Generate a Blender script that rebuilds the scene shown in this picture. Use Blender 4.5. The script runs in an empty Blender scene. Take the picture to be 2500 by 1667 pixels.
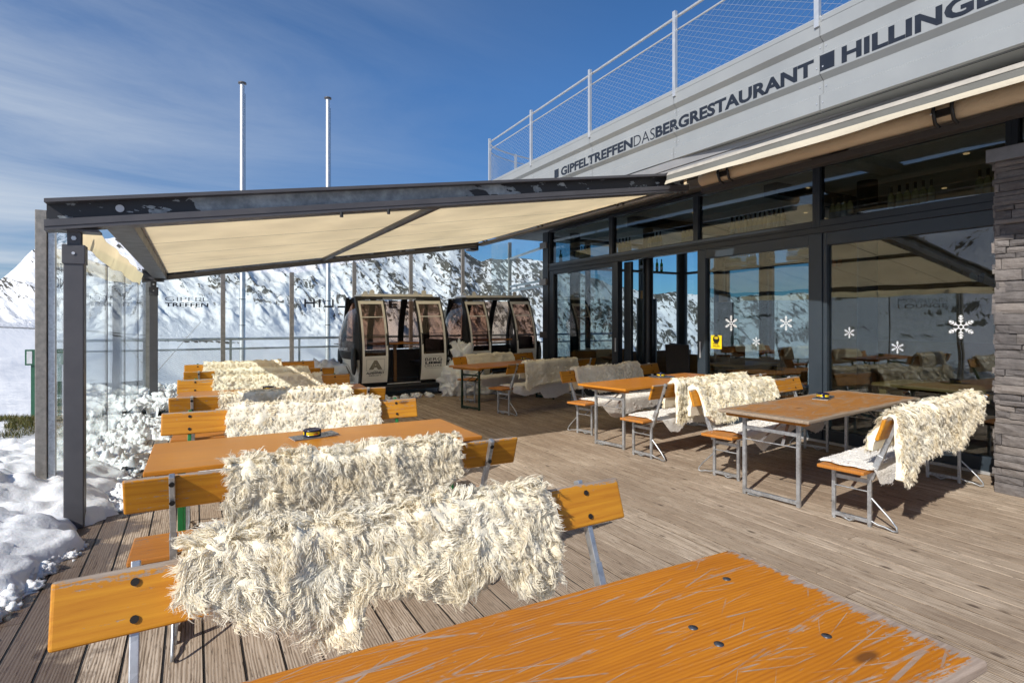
import bpy, bmesh, math, random
import numpy as np
from mathutils import Vector, Matrix
R = math.radians
rng = np.random.default_rng(7)
random.seed(7)
SC = bpy.context.scene
COL = SC.collection

# ------------------------------------------------------------------ camera model (for turning measured bearings into places)
F, CX, HY, TH, HCAM = 1380., 1250., 783., R(29.4), 1.57
cT, sT = math.cos(TH), math.sin(TH)
def ray(px, py):
    x = (px-CX)/F
    return (x*cT+sT, -x*sT+cT, -(py-HY)/F)
def onU(px, py, U):
    r = ray(px, py); t = U/r[0]; return (r[0]*t, r[1]*t, HCAM+r[2]*t)
def onV(px, py, V):
    r = ray(px, py); t = V/r[1]; return (r[0]*t, r[1]*t, HCAM+r[2]*t)
def onZ(px, py, z):
    r = ray(px, py); t = (z-HCAM)/r[2]; return (r[0]*t, r[1]*t, z)

# ------------------------------------------------------------------ noise (numpy)
_perm = np.random.default_rng(3).permutation(256); _perm = np.concatenate([_perm, _perm, _perm])
_g3 = np.array([[1,1,0],[-1,1,0],[1,-1,0],[-1,-1,0],[1,0,1],[-1,0,1],[1,0,-1],[-1,0,-1],[0,1,1],[0,-1,1],[0,1,-1],[0,-1,-1],[1,1,0],[-1,1,0],[0,-1,1],[0,-1,-1]], float)
def perlin(x, y, z=0.0):
    x = np.asarray(x, float); y = np.asarray(y, float); z = np.asarray(z, float)+np.zeros_like(x)
    xi = np.floor(x).astype(int); yi = np.floor(y).astype(int); zi = np.floor(z).astype(int)
    xf, yf, zf = x-xi, y-yi, z-zi
    xi &= 255; yi &= 255; zi &= 255
    u = xf**3*(xf*(xf*6-15)+10); v = yf**3*(yf*(yf*6-15)+10); w = zf**3*(zf*(zf*6-15)+10)
    def g(a, b, c):
        h = _perm[_perm[_perm[(xi+a) & 255]+((yi+b) & 255)]+((zi+c) & 255)] & 15
        gr = _g3[h]
        return gr[..., 0]*(xf-a)+gr[..., 1]*(yf-b)+gr[..., 2]*(zf-c)
    def lerp(a, b, t): return a+(b-a)*t
    return lerp(lerp(lerp(g(0,0,0), g(1,0,0), u), lerp(g(0,1,0), g(1,1,0), u), v),
                lerp(lerp(g(0,0,1), g(1,0,1), u), lerp(g(0,1,1), g(1,1,1), u), v), w)
def fbm(x, y, z=0.0, o=4, lac=2.03, gain=.5):
    s = 0; a = 1; f = 1
    for i in range(o):
        s = s+a*perlin(np.asarray(x)*f+i*17.3, np.asarray(y)*f-i*9.1, np.asarray(z)*f+i*3.7); a *= gain; f *= lac
    return s
def ridged(x, y, o=5, lac=2.05, gain=.55):
    s = 0; a = 1; f = 1; w = 1
    for i in range(o):
        n = 1-np.abs(perlin(x*f+i*11.7, y*f+i*5.3, i*1.9))*1.7
        n = n*n*w; w = np.clip(n*1.3, 0, 1); s = s+a*n; a *= gain; f *= lac
    return s
def sstep(a, b, x):
    t = np.clip((np.asarray(x, float)-a)/(b-a), 0, 1); return t*t*(3-2*t)

# ------------------------------------------------------------------ mesh collector
class MB:
    def __init__(s): s.v = []; s.f = []; s.sm = []; s.tint = []
    def add(s, vs, fs, smooth=False, tint=.5):
        o = len(s.v); s.v += [tuple(p) for p in vs]; s.f += [tuple(i+o for i in f) for f in fs]
        s.sm += [smooth]*len(fs); s.tint += [tint]*len(fs); return s
    def box(s, a, b, tint=.5, M=None):
        x0, y0, z0 = a; x1, y1, z1 = b
        vs = [(x0,y0,z0),(x1,y0,z0),(x1,y1,z0),(x0,y1,z0),(x0,y0,z1),(x1,y0,z1),(x1,y1,z1),(x0,y1,z1)]
        if M is not None: vs = [M @ Vector(p) for p in vs]
        return s.add(vs, [(0,3,2,1),(4,5,6,7),(0,1,5,4),(1,2,6,5),(2,3,7,6),(3,0,4,7)], tint=tint)
    def bar(s, p, q, w, h, up=(0,0,1), tint=.5):
        p = Vector(p); q = Vector(q); d = (q-p).normalized(); u = Vector(up)
        a = d.cross(u)
        if a.length < 1e-4: a = d.cross(Vector((1,0,0)))
        a.normalize(); b = a.cross(d).normalized()
        a = a*w/2; b = b*h/2
        vs = [p-a-b, p+a-b, p+a+b, p-a+b, q-a-b, q+a-b, q+a+b, q-a+b]
        return s.add(vs, [(0,1,2,3),(7,6,5,4),(0,4,5,1),(1,5,6,2),(2,6,7,3),(3,7,4,0)], tint=tint)
    def tube(s, pts, r, n=8, cap=True, tint=.5, smooth=True):
        pts = [Vector(p) for p in pts]; rings = []
        rr = r if isinstance(r, (list, tuple)) else [r]*len(pts)
        prev = None
        for i, p in enumerate(pts):
            if i == 0: d = pts[1]-p
            elif i == len(pts)-1: d = p-pts[i-1]
            else: d = (pts[i+1]-p).normalized()+(p-pts[i-1]).normalized()
            d.normalize()
            if prev is None:
                a = d.cross(Vector((0,0,1)))
                if a.length < 1e-3: a = d.cross(Vector((1,0,0)))
            else:
                a = prev-d*prev.dot(d)
            a.normalize(); prev = a; b = d.cross(a)
            rings.append([p+(a*math.cos(2*math.pi*k/n)+b*math.sin(2*math.pi*k/n))*rr[i] for k in range(n)])
        vs = [v for ring in rings for v in ring]; fs = []
        for i in range(len(pts)-1):
            for k in range(n):
                k2 = (k+1) % n; fs.append((i*n+k, i*n+k2, (i+1)*n+k2, (i+1)*n+k))
        s.add(vs, fs, smooth, tint)
        if cap:
            s.add(rings[0], [tuple(range(n))[::-1]], tint=tint); s.add(rings[-1], [tuple(range(n))], tint=tint)
        return s
    def lathe(s, prof, c=(0,0,0), n=20, tint=.5, smooth=True):
        vs = []; fs = []; m = len(prof)
        for r, z in prof:
            for k in range(n):
                t = 2*math.pi*k/n; vs.append((c[0]+r*math.cos(t), c[1]+r*math.sin(t), c[2]+z))
        for i in range(m-1):
            for k in range(n):
                k2 = (k+1) % n; fs.append((i*n+k, i*n+k2, (i+1)*n+k2, (i+1)*n+k))
        s.add(vs, fs, smooth, tint)
        s.add(vs[:n], [tuple(range(n))[::-1]], tint=tint); s.add(vs[-n:], [tuple(range(n))], tint=tint)
        return s
    def grid(s, P, smooth=True, closed=False, tint=.5):
        P = np.asarray(P); n, m = P.shape[:2]; vs = P.reshape(-1, 3).tolist(); fs = []
        for i in range(n-1):
            for j in range(m-1): fs.append((i*m+j, (i+1)*m+j, (i+1)*m+j+1, i*m+j+1))
        return s.add(vs, fs, smooth, tint)
    def slab(s, P, thick, smooth=True, tint=.5):
        """grid of points thickened by vector/array thick"""
        P = np.asarray(P, float); Q = P+np.asarray(thick); n, m = P.shape[:2]
        s.grid(P, smooth, tint=tint)
        s.add(Q.reshape(-1, 3).tolist(), [(i*m+j, i*m+j+1, (i+1)*m+j+1, (i+1)*m+j) for i in range(n-1) for j in range(m-1)], smooth, tint)
        def edge(A, B):
            k = len(A); s.add([tuple(p) for p in A]+[tuple(p) for p in B], [(i+1, i, k+i, k+i+1) for i in range(k-1)], False, tint)
        edge(P[0], Q[0]); edge(P[-1][::-1], Q[-1][::-1]); edge(P[:, 0][::-1], Q[:, 0][::-1]); edge(P[:, -1], Q[:, -1])
        return s
    def build(s, name, mat, parent=None, bevel=0, seg=2, recalc=True):
        me = bpy.data.meshes.new(name); me.from_pydata([tuple(p) for p in s.v], [], s.f); me.update()
        me.polygons.foreach_set('use_smooth', s.sm)
        at = me.attributes.new('tint', 'FLOAT', 'FACE'); at.data.foreach_set('value', s.tint)
        if recalc:
            bm = bmesh.new(); bm.from_mesh(me); bmesh.ops.recalc_face_normals(bm, faces=bm.faces); bm.to_mesh(me); bm.free()
        if mat: me.materials.append(mat)
        return link(name, me, parent, bevel, seg)
def link(name, me, parent=None, bevel=0, seg=2):
    o = bpy.data.objects.new(name, me); COL.objects.link(o)
    if parent is not None: o.parent = parent
    if bevel:
        m = o.modifiers.new('bevel', 'BEVEL'); m.width = bevel; m.segments = seg; m.limit_method = 'ANGLE'; m.angle_limit = R(40)
    return o
def tag(o, label=None, cat=None, group=None, kind=None):
    if label: o['label'] = label
    if cat: o['category'] = cat
    if group: o['group'] = group
    if kind: o['kind'] = kind
    return o
def empty(name, loc=(0,0,0), rz=0, label=None, cat=None, group=None):
    o = bpy.data.objects.new(name, None); COL.objects.link(o); o.location = loc; o.rotation_euler = (0, 0, rz)
    o.empty_display_size = .1
    return tag(o, label, cat, group)
def copy_tree(o, parent=None):
    c = o.copy(); COL.objects.link(c)
    if parent is not None: c.parent = parent
    for ch in list(o.children): copy_tree(ch, c)
    return c
def mesh_np(name, V, Fq, mat, parent=None, smooth=True, tint=None, corners=4):
    me = bpy.data.meshes.new(name); V = np.ascontiguousarray(V, np.float32); Fq = np.ascontiguousarray(Fq, np.int32)
    me.vertices.add(len(V)); me.vertices.foreach_set('co', V.ravel())
    nf = len(Fq); me.loops.add(nf*corners); me.loops.foreach_set('vertex_index', Fq.ravel())
    me.polygons.add(nf); me.polygons.foreach_set('loop_start', np.arange(0, nf*corners, corners, dtype=np.int32))
    me.polygons.foreach_set('loop_total', np.full(nf, corners, np.int32))
    me.polygons.foreach_set('use_smooth', np.full(nf, smooth, bool))
    if tint is not None:
        at = me.attributes.new('tint', 'FLOAT', 'POINT'); at.data.foreach_set('value', np.ascontiguousarray(tint, np.float32))
    me.update(); me.validate()
    if mat: me.materials.append(mat)
    return link(name, me, parent)
def text_mesh(body, bold=0.0, extrude=0.0):
    """returns verts (normalised to 0..1 in x, and by cap height in y) and faces"""
    cu = bpy.data.curves.new('txt', 'FONT'); cu.body = body; cu.size = 1; cu.offset = bold; cu.extrude = extrude; cu.resolution_u = 3
    o = bpy.data.objects.new('txt', cu); COL.objects.link(o)
    dg = bpy.context.evaluated_depsgraph_get(); dg.update()
    me = bpy.data.meshes.new_from_object(o.evaluated_get(dg))
    V = np.array([v.co[:] for v in me.vertices]); Fs = [tuple(p.vertices) for p in me.polygons]
    bpy.data.objects.remove(o); bpy.data.curves.remove(cu); bpy.data.meshes.remove(me)
    return V, Fs
def text_on(mb, body, fn, bold=0.0, w=1.0, h=1.0, x0=0.0, y0=0.0, mirror=False, tint=.5):
    """lay text filling a w x h box at x0,y0 of a surface given by fn(x,y)->point"""
    V, Fs = text_mesh(body, bold)
    a, b = V.min(0), V.max(0)
    X = (V[:, 0]-a[0])/max(b[0]-a[0], 1e-6); Y = (V[:, 1]-a[1])/max(b[1]-a[1], 1e-6)
    if mirror: X = 1-X
    mb.add([fn(x0+w*x, y0+h*y) for x, y in zip(X, Y)], Fs, tint=tint)
# ------------------------------------------------------------------ materials
class N:
    """tiny node-graph helper"""
    def __init__(s, name):
        s.m = bpy.data.materials.new(name); s.m.use_nodes = True; s.t = s.m.node_tree; s.t.nodes.clear()
        s.out = s.n('ShaderNodeOutputMaterial')
    def n(s, typ, **kw):
        nd = s.t.nodes.new(typ)
        for k, v in kw.items():
            if k.startswith('i_'):
                nd.inputs[k[2:].replace('_', ' ')].default_value = v
            else: setattr(nd, k, v)
        return nd
    def l(s, a, b): s.t.links.new(a, b); return s
    def coord(s, scale=(1,1,1), which='Object', rand=0.0, rot=(0,0,0)):
        tc = s.n('ShaderNodeTexCoord'); mp = s.n('ShaderNodeMapping'); mp.inputs['Scale'].default_value = scale; mp.inputs['Rotation'].default_value = rot
        src = tc.outputs[which]
        if rand:
            oi = s.n('ShaderNodeObjectInfo'); mu = s.n('ShaderNodeMath', operation='MULTIPLY'); mu.inputs[1].default_value = rand
            s.l(oi.outputs['Random'], mu.inputs[0]); ad = s.n('ShaderNodeVectorMath', operation='ADD')
            cb = s.n('ShaderNodeCombineXYZ'); s.l(mu.outputs[0], cb.inputs[0]); s.l(mu.outputs[0], cb.inputs[1]); s.l(mu.outputs[0], cb.inputs[2])
            s.l(src, ad.inputs[0]); s.l(cb.outputs[0], ad.inputs[1]); src = ad.outputs[0]
        s.l(src, mp.inputs['Vector']); return mp.outputs[0]
    def noise(s, vec, scale=5, detail=4, rough=.55, dist=0.0):
        nd = s.n('ShaderNodeTexNoise'); nd.inputs['Scale'].default_value = scale; nd.inputs['Detail'].default_value = detail
        nd.inputs['Roughness'].default_value = rough; nd.inputs['Distortion'].default_value = dist
        if vec is not None: s.l(vec, nd.inputs['Vector'])
        return nd.outputs['Fac']
    def math(s, op, a, b=None, c=None, clamp=False):
        nd = s.n('ShaderNodeMath', operation=op); nd.use_clamp = clamp
        for i, x in enumerate((a, b, c)):
            if x is None: continue
            if isinstance(x, (int, float)): nd.inputs[i].default_value = x
            else: s.l(x, nd.inputs[i])
        return nd.outputs[0]
    def ramp(s, fac, stops, interp='LINEAR'):
        nd = s.n('ShaderNodeValToRGB'); cr = nd.color_ramp; cr.interpolation = interp
        while len(cr.elements) > 1: cr.elements.remove(cr.elements[-1])
        for i, (p, c) in enumerate(stops):
            c = (c, c, c, 1) if isinstance(c, (int, float)) else (tuple(c)+(1,))[:4]
            if i == 0: cr.elements[0].position = p; cr.elements[0].color = c
            else:
                e = cr.elements.new(p); e.color = c
        s.l(fac, nd.inputs[0]); return nd.outputs[0]
    def mix(s, fac, a, b, blend='MIX'):
        nd = s.n('ShaderNodeMix', data_type='RGBA', blend_type=blend)
        for x, k in ((fac, 0), (a, 6), (b, 7)):
            if isinstance(x, (int, float)): nd.inputs[k].default_value = x if k == 0 else (x, x, x, 1)
            elif isinstance(x, tuple): nd.inputs[k].default_value = (x+(1,))[:4]
            else: s.l(x, nd.inputs[k])
        return nd.outputs[2]
    def bump(s, h, strength=.3, dist=.01):
        nd = s.n('ShaderNodeBump'); nd.inputs['Strength'].default_value = strength; nd.inputs['Distance'].default_value = dist
        s.l(h, nd.inputs['Height']); return nd.outputs[0]
    def pbsdf(s, col, rough=.5, metal=0.0, normal=None, spec=None, **kw):
        nd = s.n('ShaderNodeBsdfPrincipled')
        for x, k in ((col, 'Base Color'), (rough, 'Roughness'), (metal, 'Metallic')):
            if isinstance(x, (int, float)): nd.inputs[k].default_value = x if k != 'Base Color' else (x, x, x, 1)
            elif isinstance(x, tuple): nd.inputs[k].default_value = (x+(1,))[:4]
            else: s.l(x, nd.inputs[k])
        if normal is not None: s.l(normal, nd.inputs['Normal'])
        if spec is not None: nd.inputs['Specular IOR Level'].default_value = spec
        for k, v in kw.items(): nd.inputs[k.replace('_', ' ')].default_value = v
        return nd.outputs[0]
    def attr(s, name='tint'):
        nd = s.n('ShaderNodeAttribute', attribute_name=name); return nd.outputs['Fac']
    def done(s, sh): s.l(sh, s.out.inputs['Surface']); return s.m

def m_plain(name, col, rough=.5, metal=0., var=.12, scale=12, bump=.05):
    k = N(name); co = k.coord((1,1,1), rand=7.0); n1 = k.noise(co, scale, 5, .6)
    lo = tuple(c*(1-var) for c in col); hi = tuple(min(1, c*(1+var)) for c in col)
    c = k.ramp(n1, [(.3, lo), (.7, hi)]); n2 = k.noise(co, scale*9, 3)
    rr = k.ramp(n1, [(.25, max(0, rough-.1)), (.75, min(1, rough+.1))])
    return k.done(k.pbsdf(c, rr, metal, k.bump(n2, bump, .004)))
def m_wood(name, light, dark, grey=(.30,.27,.24), wear=.5, ring=1.0, edge=None, rough=.38, knots=True, scratch=False, spec=.4, topwear=False):
    """varnished plank wood, grain along local x; wear 0..1 = how much is rubbed grey; edge=(L,W) rubs the rim"""
    k = N(name); co = k.coord((1,1,1), rand=9.0)
    st = k.n('ShaderNodeMapping'); st.inputs['Scale'].default_value = (1.1, 22, 22); k.l(co, st.inputs[0])
    g1 = k.noise(st.outputs[0], 2.6, 7, .70, .6)
    sw = k.n('ShaderNodeMapping'); sw.inputs['Scale'].default_value = (.8, 9, 9); k.l(co, sw.inputs[0])
    wv = k.n('ShaderNodeTexWave', wave_type='BANDS', bands_direction='Y', wave_profile='SIN'); wv.inputs['Scale'].default_value = 2.8
    wv.inputs['Distortion'].default_value = 7.5; wv.inputs['Detail'].default_value = 2.5; wv.inputs['Detail Scale'].default_value = .55; k.l(sw.outputs[0], wv.inputs[0])
    f = k.math('ADD', k.math('MULTIPLY', g1, .86), k.math('MULTIPLY', wv.outputs['Fac'], .20*ring))
    mid = tuple((a+b)/2 for a, b in zip(light, dark))
    c = k.ramp(f, [(.24, tuple(x*.8 for x in dark)), (.40, tuple(a*.6+b*.4 for a, b in zip(dark, light))), (.56, tuple(a*.3+b*.7 for a, b in zip(dark, light))), (.74, light)])
    big = k.noise(co, 1.7, 3); c = k.mix(k.ramp(big, [(.35, 0.), (.75, .35)]), c, tuple(x*.72 for x in dark))
    if knots:
        kp = k.n('ShaderNodeMapping'); kp.inputs['Scale'].default_value = (2.6, 6.5, 6.5); k.l(co, kp.inputs[0])
        vo = k.n('ShaderNodeTexVoronoi'); vo.inputs['Scale'].default_value = .8; vo.inputs['Randomness'].default_value = 1; k.l(kp.outputs[0], vo.inputs['Vector'])
        km = k.ramp(vo.outputs['Distance'], [(.06, 1.), (.075, .7), (.11, .0)])
        c = k.mix(k.math('MULTIPLY', km, .75), c, (.09,.035,.012))
    w1p = k.n('ShaderNodeMapping'); w1p.inputs['Scale'].default_value = (2.6, 34, 34); k.l(co, w1p.inputs[0])
    w1 = k.noise(w1p.outputs[0], 2.0, 8, .72); w2 = k.noise(co, 2.6, 4)
    w = k.math('ADD', k.math('MULTIPLY', w1, .65), k.math('MULTIPLY', w2, .35))
    fl = k.noise(co, 70, 3, .6)
    w = k.math('ADD', w, k.math('MULTIPLY', k.math('SUBTRACT', fl, .5), .25))
    if edge:
        tc = k.n('ShaderNodeTexCoord'); sp = k.n('ShaderNodeSeparateXYZ'); k.l(tc.outputs['Object'], sp.inputs[0])
        dx = k.math('MINIMUM', k.math('MULTIPLY', sp.outputs[0], .5), k.math('MULTIPLY', k.math('SUBTRACT', edge[0], sp.outputs[0]), .5))
        dy = k.math('MINIMUM', k.math('ADD', sp.outputs[1], 0.0), k.math('SUBTRACT', edge[1], sp.outputs[1]))
        d = k.math('MINIMUM', dx, dy)
        w = k.math('ADD', w, k.ramp(d, [(.0, .34), (.010, .22), (.028, .09), (.08, .0)]))
    if topwear:
        tc = k.n('ShaderNodeTexCoord'); sp = k.n('ShaderNodeSeparateXYZ'); k.l(tc.outputs['Object'], sp.inputs[0])
        w = k.math('ADD', w, k.ramp(k.math('SUBTRACT', sp.outputs[2], .0), [(.832, 0.), (.855, .10), (.866, .26)]))
    t0 = .71-.17*wear
    m = k.ramp(w, [(t0, 0.), (t0+.045, 1.)])
    if scratch:
        acc = None
        for rot, sc, t_ in ((.0, (.9, 55, 1), .66), (.16, (.9, 58, 1), .64), (-.30, (1.2, 70, 1), .655), (.62, (1.6, 90, 1), .70), (-.12, (1.6, 80, 1), .64), (.30, (.8, 60, 1), .655), (.03, (6, 120, 1), .64), (-.85, (1.3, 80, 1), .715)):
            mp = k.n('ShaderNodeMapping', vector_type='TEXTURE'); mp.inputs['Rotation'].default_value = (0, 0, rot); mp.inputs['Scale'].default_value = tuple(1/q for q in sc); mp.inputs['Location'].default_value = (rot*9, 3+rot*5, 0)
            k.l(co, mp.inputs[0]); line = k.ramp(k.noise(mp.outputs[0], 1.0, 3, .5), [(t_, 0.), (t_+.02, 1.)])
            brk = k.ramp(k.noise(co, 3+abs(rot)*8, 4, .65), [(.47, 0.), (.53, 1.)]); line = k.math('MULTIPLY', line, brk)
            acc = line if acc is None else k.math('MAXIMUM', acc, line)
        m = k.math('MAXIMUM', m, k.math('MULTIPLY', acc, .85))
    gn = k.ramp(g1, [(.3, tuple(x*.55 for x in grey)), (.7, tuple(min(1, x*1.25) for x in grey))])
    c = k.mix(k.math('MULTIPLY', m, .88), c, gn)
    rr = k.math('ADD', k.math('MULTIPLY', m, .35), k.math('ADD', rough-.08, k.math('MULTIPLY', g1, .16)), clamp=True)
    hb = k.math('SUBTRACT', k.math('ADD', k.math('MULTIPLY', f, .6), k.math('MULTIPLY', fl, .15)), k.math('MULTIPLY', m, .5))
    return k.done(k.pbsdf(c, rr, 0, k.bump(hb, .35, .003), spec=spec))
def m_galv(name, col=(.52,.54,.56), rough=.38):
    k = N(name); co = k.coord((1,1,1), rand=5.0)
    vo = k.n('ShaderNodeTexVoronoi'); vo.inputs['Scale'].default_value = 55; k.l(co, vo.inputs['Vector'])
    n1 = k.noise(co, 9, 6, .65); f = k.math('ADD', k.math('MULTIPLY', vo.outputs['Color'], .3), k.math('MULTIPLY', n1, .7))
    c = k.ramp(f, [(.2, tuple(x*.55 for x in col)), (.5, col), (.8, tuple(min(1, x*1.25) for x in col))])
    sp = k.noise(co, 60, 4, .7); c = k.mix(k.ramp(sp, [(.66, 0.), (.74, .6)]), c, (.16,.12,.09))
    return k.done(k.pbsdf(c, k.ramp(n1, [(.3, rough-.1), (.7, rough+.18)]), .8, k.bump(sp, .12, .002)))
def m_glass(name, tint=(.9,.95,.94), ior=1.5, boost=1.0, dirt=.0, rough=0.0, graz=.55):
    k = N(name); tr = k.n('ShaderNodeBsdfTransparent'); tr.inputs[0].default_value = tint+(1,)
    gl = k.n('ShaderNodeBsdfGlossy'); gl.inputs['Roughness'].default_value = rough; gl.inputs[0].default_value = (1,1,1,1)
    lw_ = k.n('ShaderNodeLayerWeight'); lw_.inputs['Blend'].default_value = .5; f0 = ((ior-1)/(ior+1))**2
    fr5 = k.math('ADD', f0, k.math('MULTIPLY', k.math('POWER', lw_.outputs['Facing'], 5.0), graz))
    co = k.coord((1,1,1)); n = k.noise(co, 1.1, 2); bp = k.bump(n, .035, .05); k.l(bp, gl.inputs['Normal'])
    fac = k.math('MULTIPLY', fr5, boost, clamp=True)
    mx = k.n('ShaderNodeMixShader'); k.l(fac, mx.inputs[0]); k.l(tr.outputs[0], mx.inputs[1]); k.l(gl.outputs[0], mx.inputs[2])
    sh = mx.outputs[0]
    if dirt:
        df = k.n('ShaderNodeBsdfDiffuse'); df.inputs[0].default_value = (.75,.76,.78,1)
        m2 = k.n('ShaderNodeMixShader'); k.l(k.ramp(k.noise(co, 2.2, 6, .65), [(.35, 0.), (.8, dirt)]), m2.inputs[0]); k.l(sh, m2.inputs[1]); k.l(df.outputs[0], m2.inputs[2]); sh = m2.outputs[0]
    return k.done(sh)
def m_emit(name, col, st):
    k = N(name); e = k.n('ShaderNodeEmission'); e.inputs[0].default_value = col+(1,); e.inputs[1].default_value = st; return k.done(e.outputs[0])
def m_fabric(name, col, trans=.45, weave=420, fold=.0):
    k = N(name); co = k.coord((1,1,1)); n1 = k.noise(co, 1.2, 4); n2 = k.noise(co, weave, 1)
    c = k.ramp(n1, [(.3, tuple(x*.9 for x in col)), (.7, tuple(min(1, x*1.06) for x in col))])
    df = k.n('ShaderNodeBsdfDiffuse'); k.l(c, df.inputs[0]); bp = k.bump(n2, .25, .001)
    if fold:
        mp = k.n('ShaderNodeMapping'); mp.inputs['Scale'].default_value = (1, 1, 1); k.l(co, mp.inputs[0])
        bp = k.bump(k.noise(mp.outputs[0], 14, 4, .6, 1.0), fold, .02)
    k.l(bp, df.inputs['Normal'])
    tl = k.n('ShaderNodeBsdfTranslucent'); k.l(c, tl.inputs[0])
    mx = k.n('ShaderNodeMixShader'); mx.inputs[0].default_value = trans; k.l(df.outputs[0], mx.inputs[1]); k.l(tl.outputs[0], mx.inputs[2])
    return k.done(mx.outputs[0])
def m_fur(name, lo, hi, trans=.3):
    k = N(name); t = k.attr(); c = k.ramp(t, [(0., lo), (1., hi)])
    df = k.n('ShaderNodeBsdfDiffuse'); k.l(c, df.inputs[0]); df.inputs['Roughness'].default_value = .4
    tl = k.n('ShaderNodeBsdfTranslucent'); k.l(c, tl.inputs[0])
    gl = k.n('ShaderNodeBsdfGlossy'); gl.inputs['Roughness'].default_value = .45; gl.inputs[0].default_value = (1,.97,.9,1)
    mx = k.n('ShaderNodeMixShader'); mx.inputs[0].default_value = trans; k.l(df.outputs[0], mx.inputs[1]); k.l(tl.outputs[0], mx.inputs[2])
    m2 = k.n('ShaderNodeMixShader'); m2.inputs[0].default_value = .05; k.l(mx.outputs[0], m2.inputs[1]); k.l(gl.outputs[0], m2.inputs[2])
    return k.done(m2.outputs[0])
def m_snow(name):
    k = N(name); co = k.coord((1,1,1)); n1 = k.noise(co, 6, 6, .6); n2 = k.noise(co, 45, 4, .7)
    c = k.ramp(n1, [(.25, (.78,.80,.83)), (.7, (.86,.875,.89))])
    h = k.math('ADD', k.math('MULTIPLY', n1, .6), k.math('MULTIPLY', n2, .4))
    nd = k.n('ShaderNodeBsdfPrincipled'); k.l(c, nd.inputs['Base Color']); nd.inputs['Roughness'].default_value = .62
    nd.inputs['Specular IOR Level'].default_value = .25
    nd.inputs['Subsurface Weight'].default_value = .35; nd.inputs['Subsurface Radius'].default_value = (.04,.05,.06); nd.inputs['Subsurface Scale'].default_value = .6
    k.l(k.bump(h, .45, .03), nd.inputs['Normal']); return k.done(nd.outputs[0])
def m_deck(name):
    k = N(name); t = k.attr(); tc = k.n('ShaderNodeTexCoord'); cb = k.n('ShaderNodeCombineXYZ')
    k.l(k.math('MULTIPLY', t, 37.0), cb.inputs[2]); k.l(k.math('MULTIPLY', t, 91.0), cb.inputs[1]); ad = k.n('ShaderNodeVectorMath', operation='ADD'); k.l(tc.outputs['Object'], ad.inputs[0]); k.l(cb.outputs[0], ad.inputs[1])
    st = k.n('ShaderNodeMapping'); st.inputs['Scale'].default_value = (17, 1.2, 9); k.l(ad.outputs[0], st.inputs[0])
    g1 = k.noise(st.outputs[0], 2.4, 8, .7, .8)
    sw = k.n('ShaderNodeMapping'); sw.inputs['Scale'].default_value = (7.5, .7, 5); k.l(ad.outputs[0], sw.inputs[0])
    wv = k.n('ShaderNodeTexWave', wave_type='BANDS', bands_direction='X', wave_profile='SIN'); wv.inputs['Scale'].default_value = 3.0; wv.inputs['Distortion'].default_value = 10; wv.inputs['Detail'].default_value = 3; wv.inputs['Detail Scale'].default_value = .5; k.l(sw.outputs[0], wv.inputs[0])
    f = k.math('ADD', k.math('MULTIPLY', g1, .78), k.math('MULTIPLY', wv.outputs['Fac'], .22))
    c = k.ramp(f, [(.28, (.07,.048,.034)), (.41, (.31,.235,.165)), (.53, (.53,.425,.32)), (.74, (.72,.615,.495))])
    c = k.mix(k.ramp(t, [(0., .0), (.5, .12), (1., .62)]), c, (.30,.225,.16), 'MIX')
    big = k.noise(ad.outputs[0], .9, 4, .6); c = k.mix(k.ramp(big, [(.3, .35), (.55, 0.)]), c, (.20,.14,.095))
    kp = k.n('ShaderNodeMapping'); kp.inputs['Scale'].default_value = (6, 2.6, 3); k.l(ad.outputs[0], kp.inputs[0])
    vo = k.n('ShaderNodeTexVoronoi'); vo.inputs['Scale'].default_value = .9; k.l(kp.outputs[0], vo.inputs['Vector'])
    km = k.ramp(vo.outputs['Distance'], [(.05, 1.), (.11, 0.)]); c = k.mix(k.math('MULTIPLY', km, .8), c, (.05,.032,.022))
    bg2 = k.noise(tc.outputs['Object'], .55, 5, .6); c = k.mix(k.ramp(bg2, [(.36, .45), (.56, 0.)]), c, (.20,.14,.095))
    ch = k.noise(st.outputs[0], 9, 4, .7); c = k.mix(k.ramp(ch, [(.57, 0.), (.66, .85)]), c, (.06,.042,.03))
    # damp stain near the melting snow at the low-x rim
    sp = k.n('ShaderNodeSeparateXYZ'); k.l(tc.outputs['Object'], sp.inputs[0])
    wn = k.noise(tc.outputs['Object'], 2.6, 5, .65)
    e = k.math('ADD', k.math('MULTIPLY', sp.outputs[0], -1.0), k.math('MULTIPLY', k.math('SUBTRACT', wn, .5), 1.6))
    wet = k.math('MULTIPLY', k.ramp(k.math('ADD', e, 0.0), [(.38, 0.), (.55, 1.)]), k.ramp(sp.outputs[1], [(.0, 0.), (.01, 1.)]))
    c = k.mix(k.math('MULTIPLY', wet, .72), c, (.055,.030,.02))
    rr = k.math('SUBTRACT', k.math('ADD', .62, k.math('MULTIPLY', g1, .2)), k.math('MULTIPLY', wet, .42))
    return k.done(k.pbsdf(c, rr, 0, k.bump(k.math('SUBTRACT', f, k.math('MULTIPLY', km, .4)), .6, .004), spec=.3))
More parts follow.
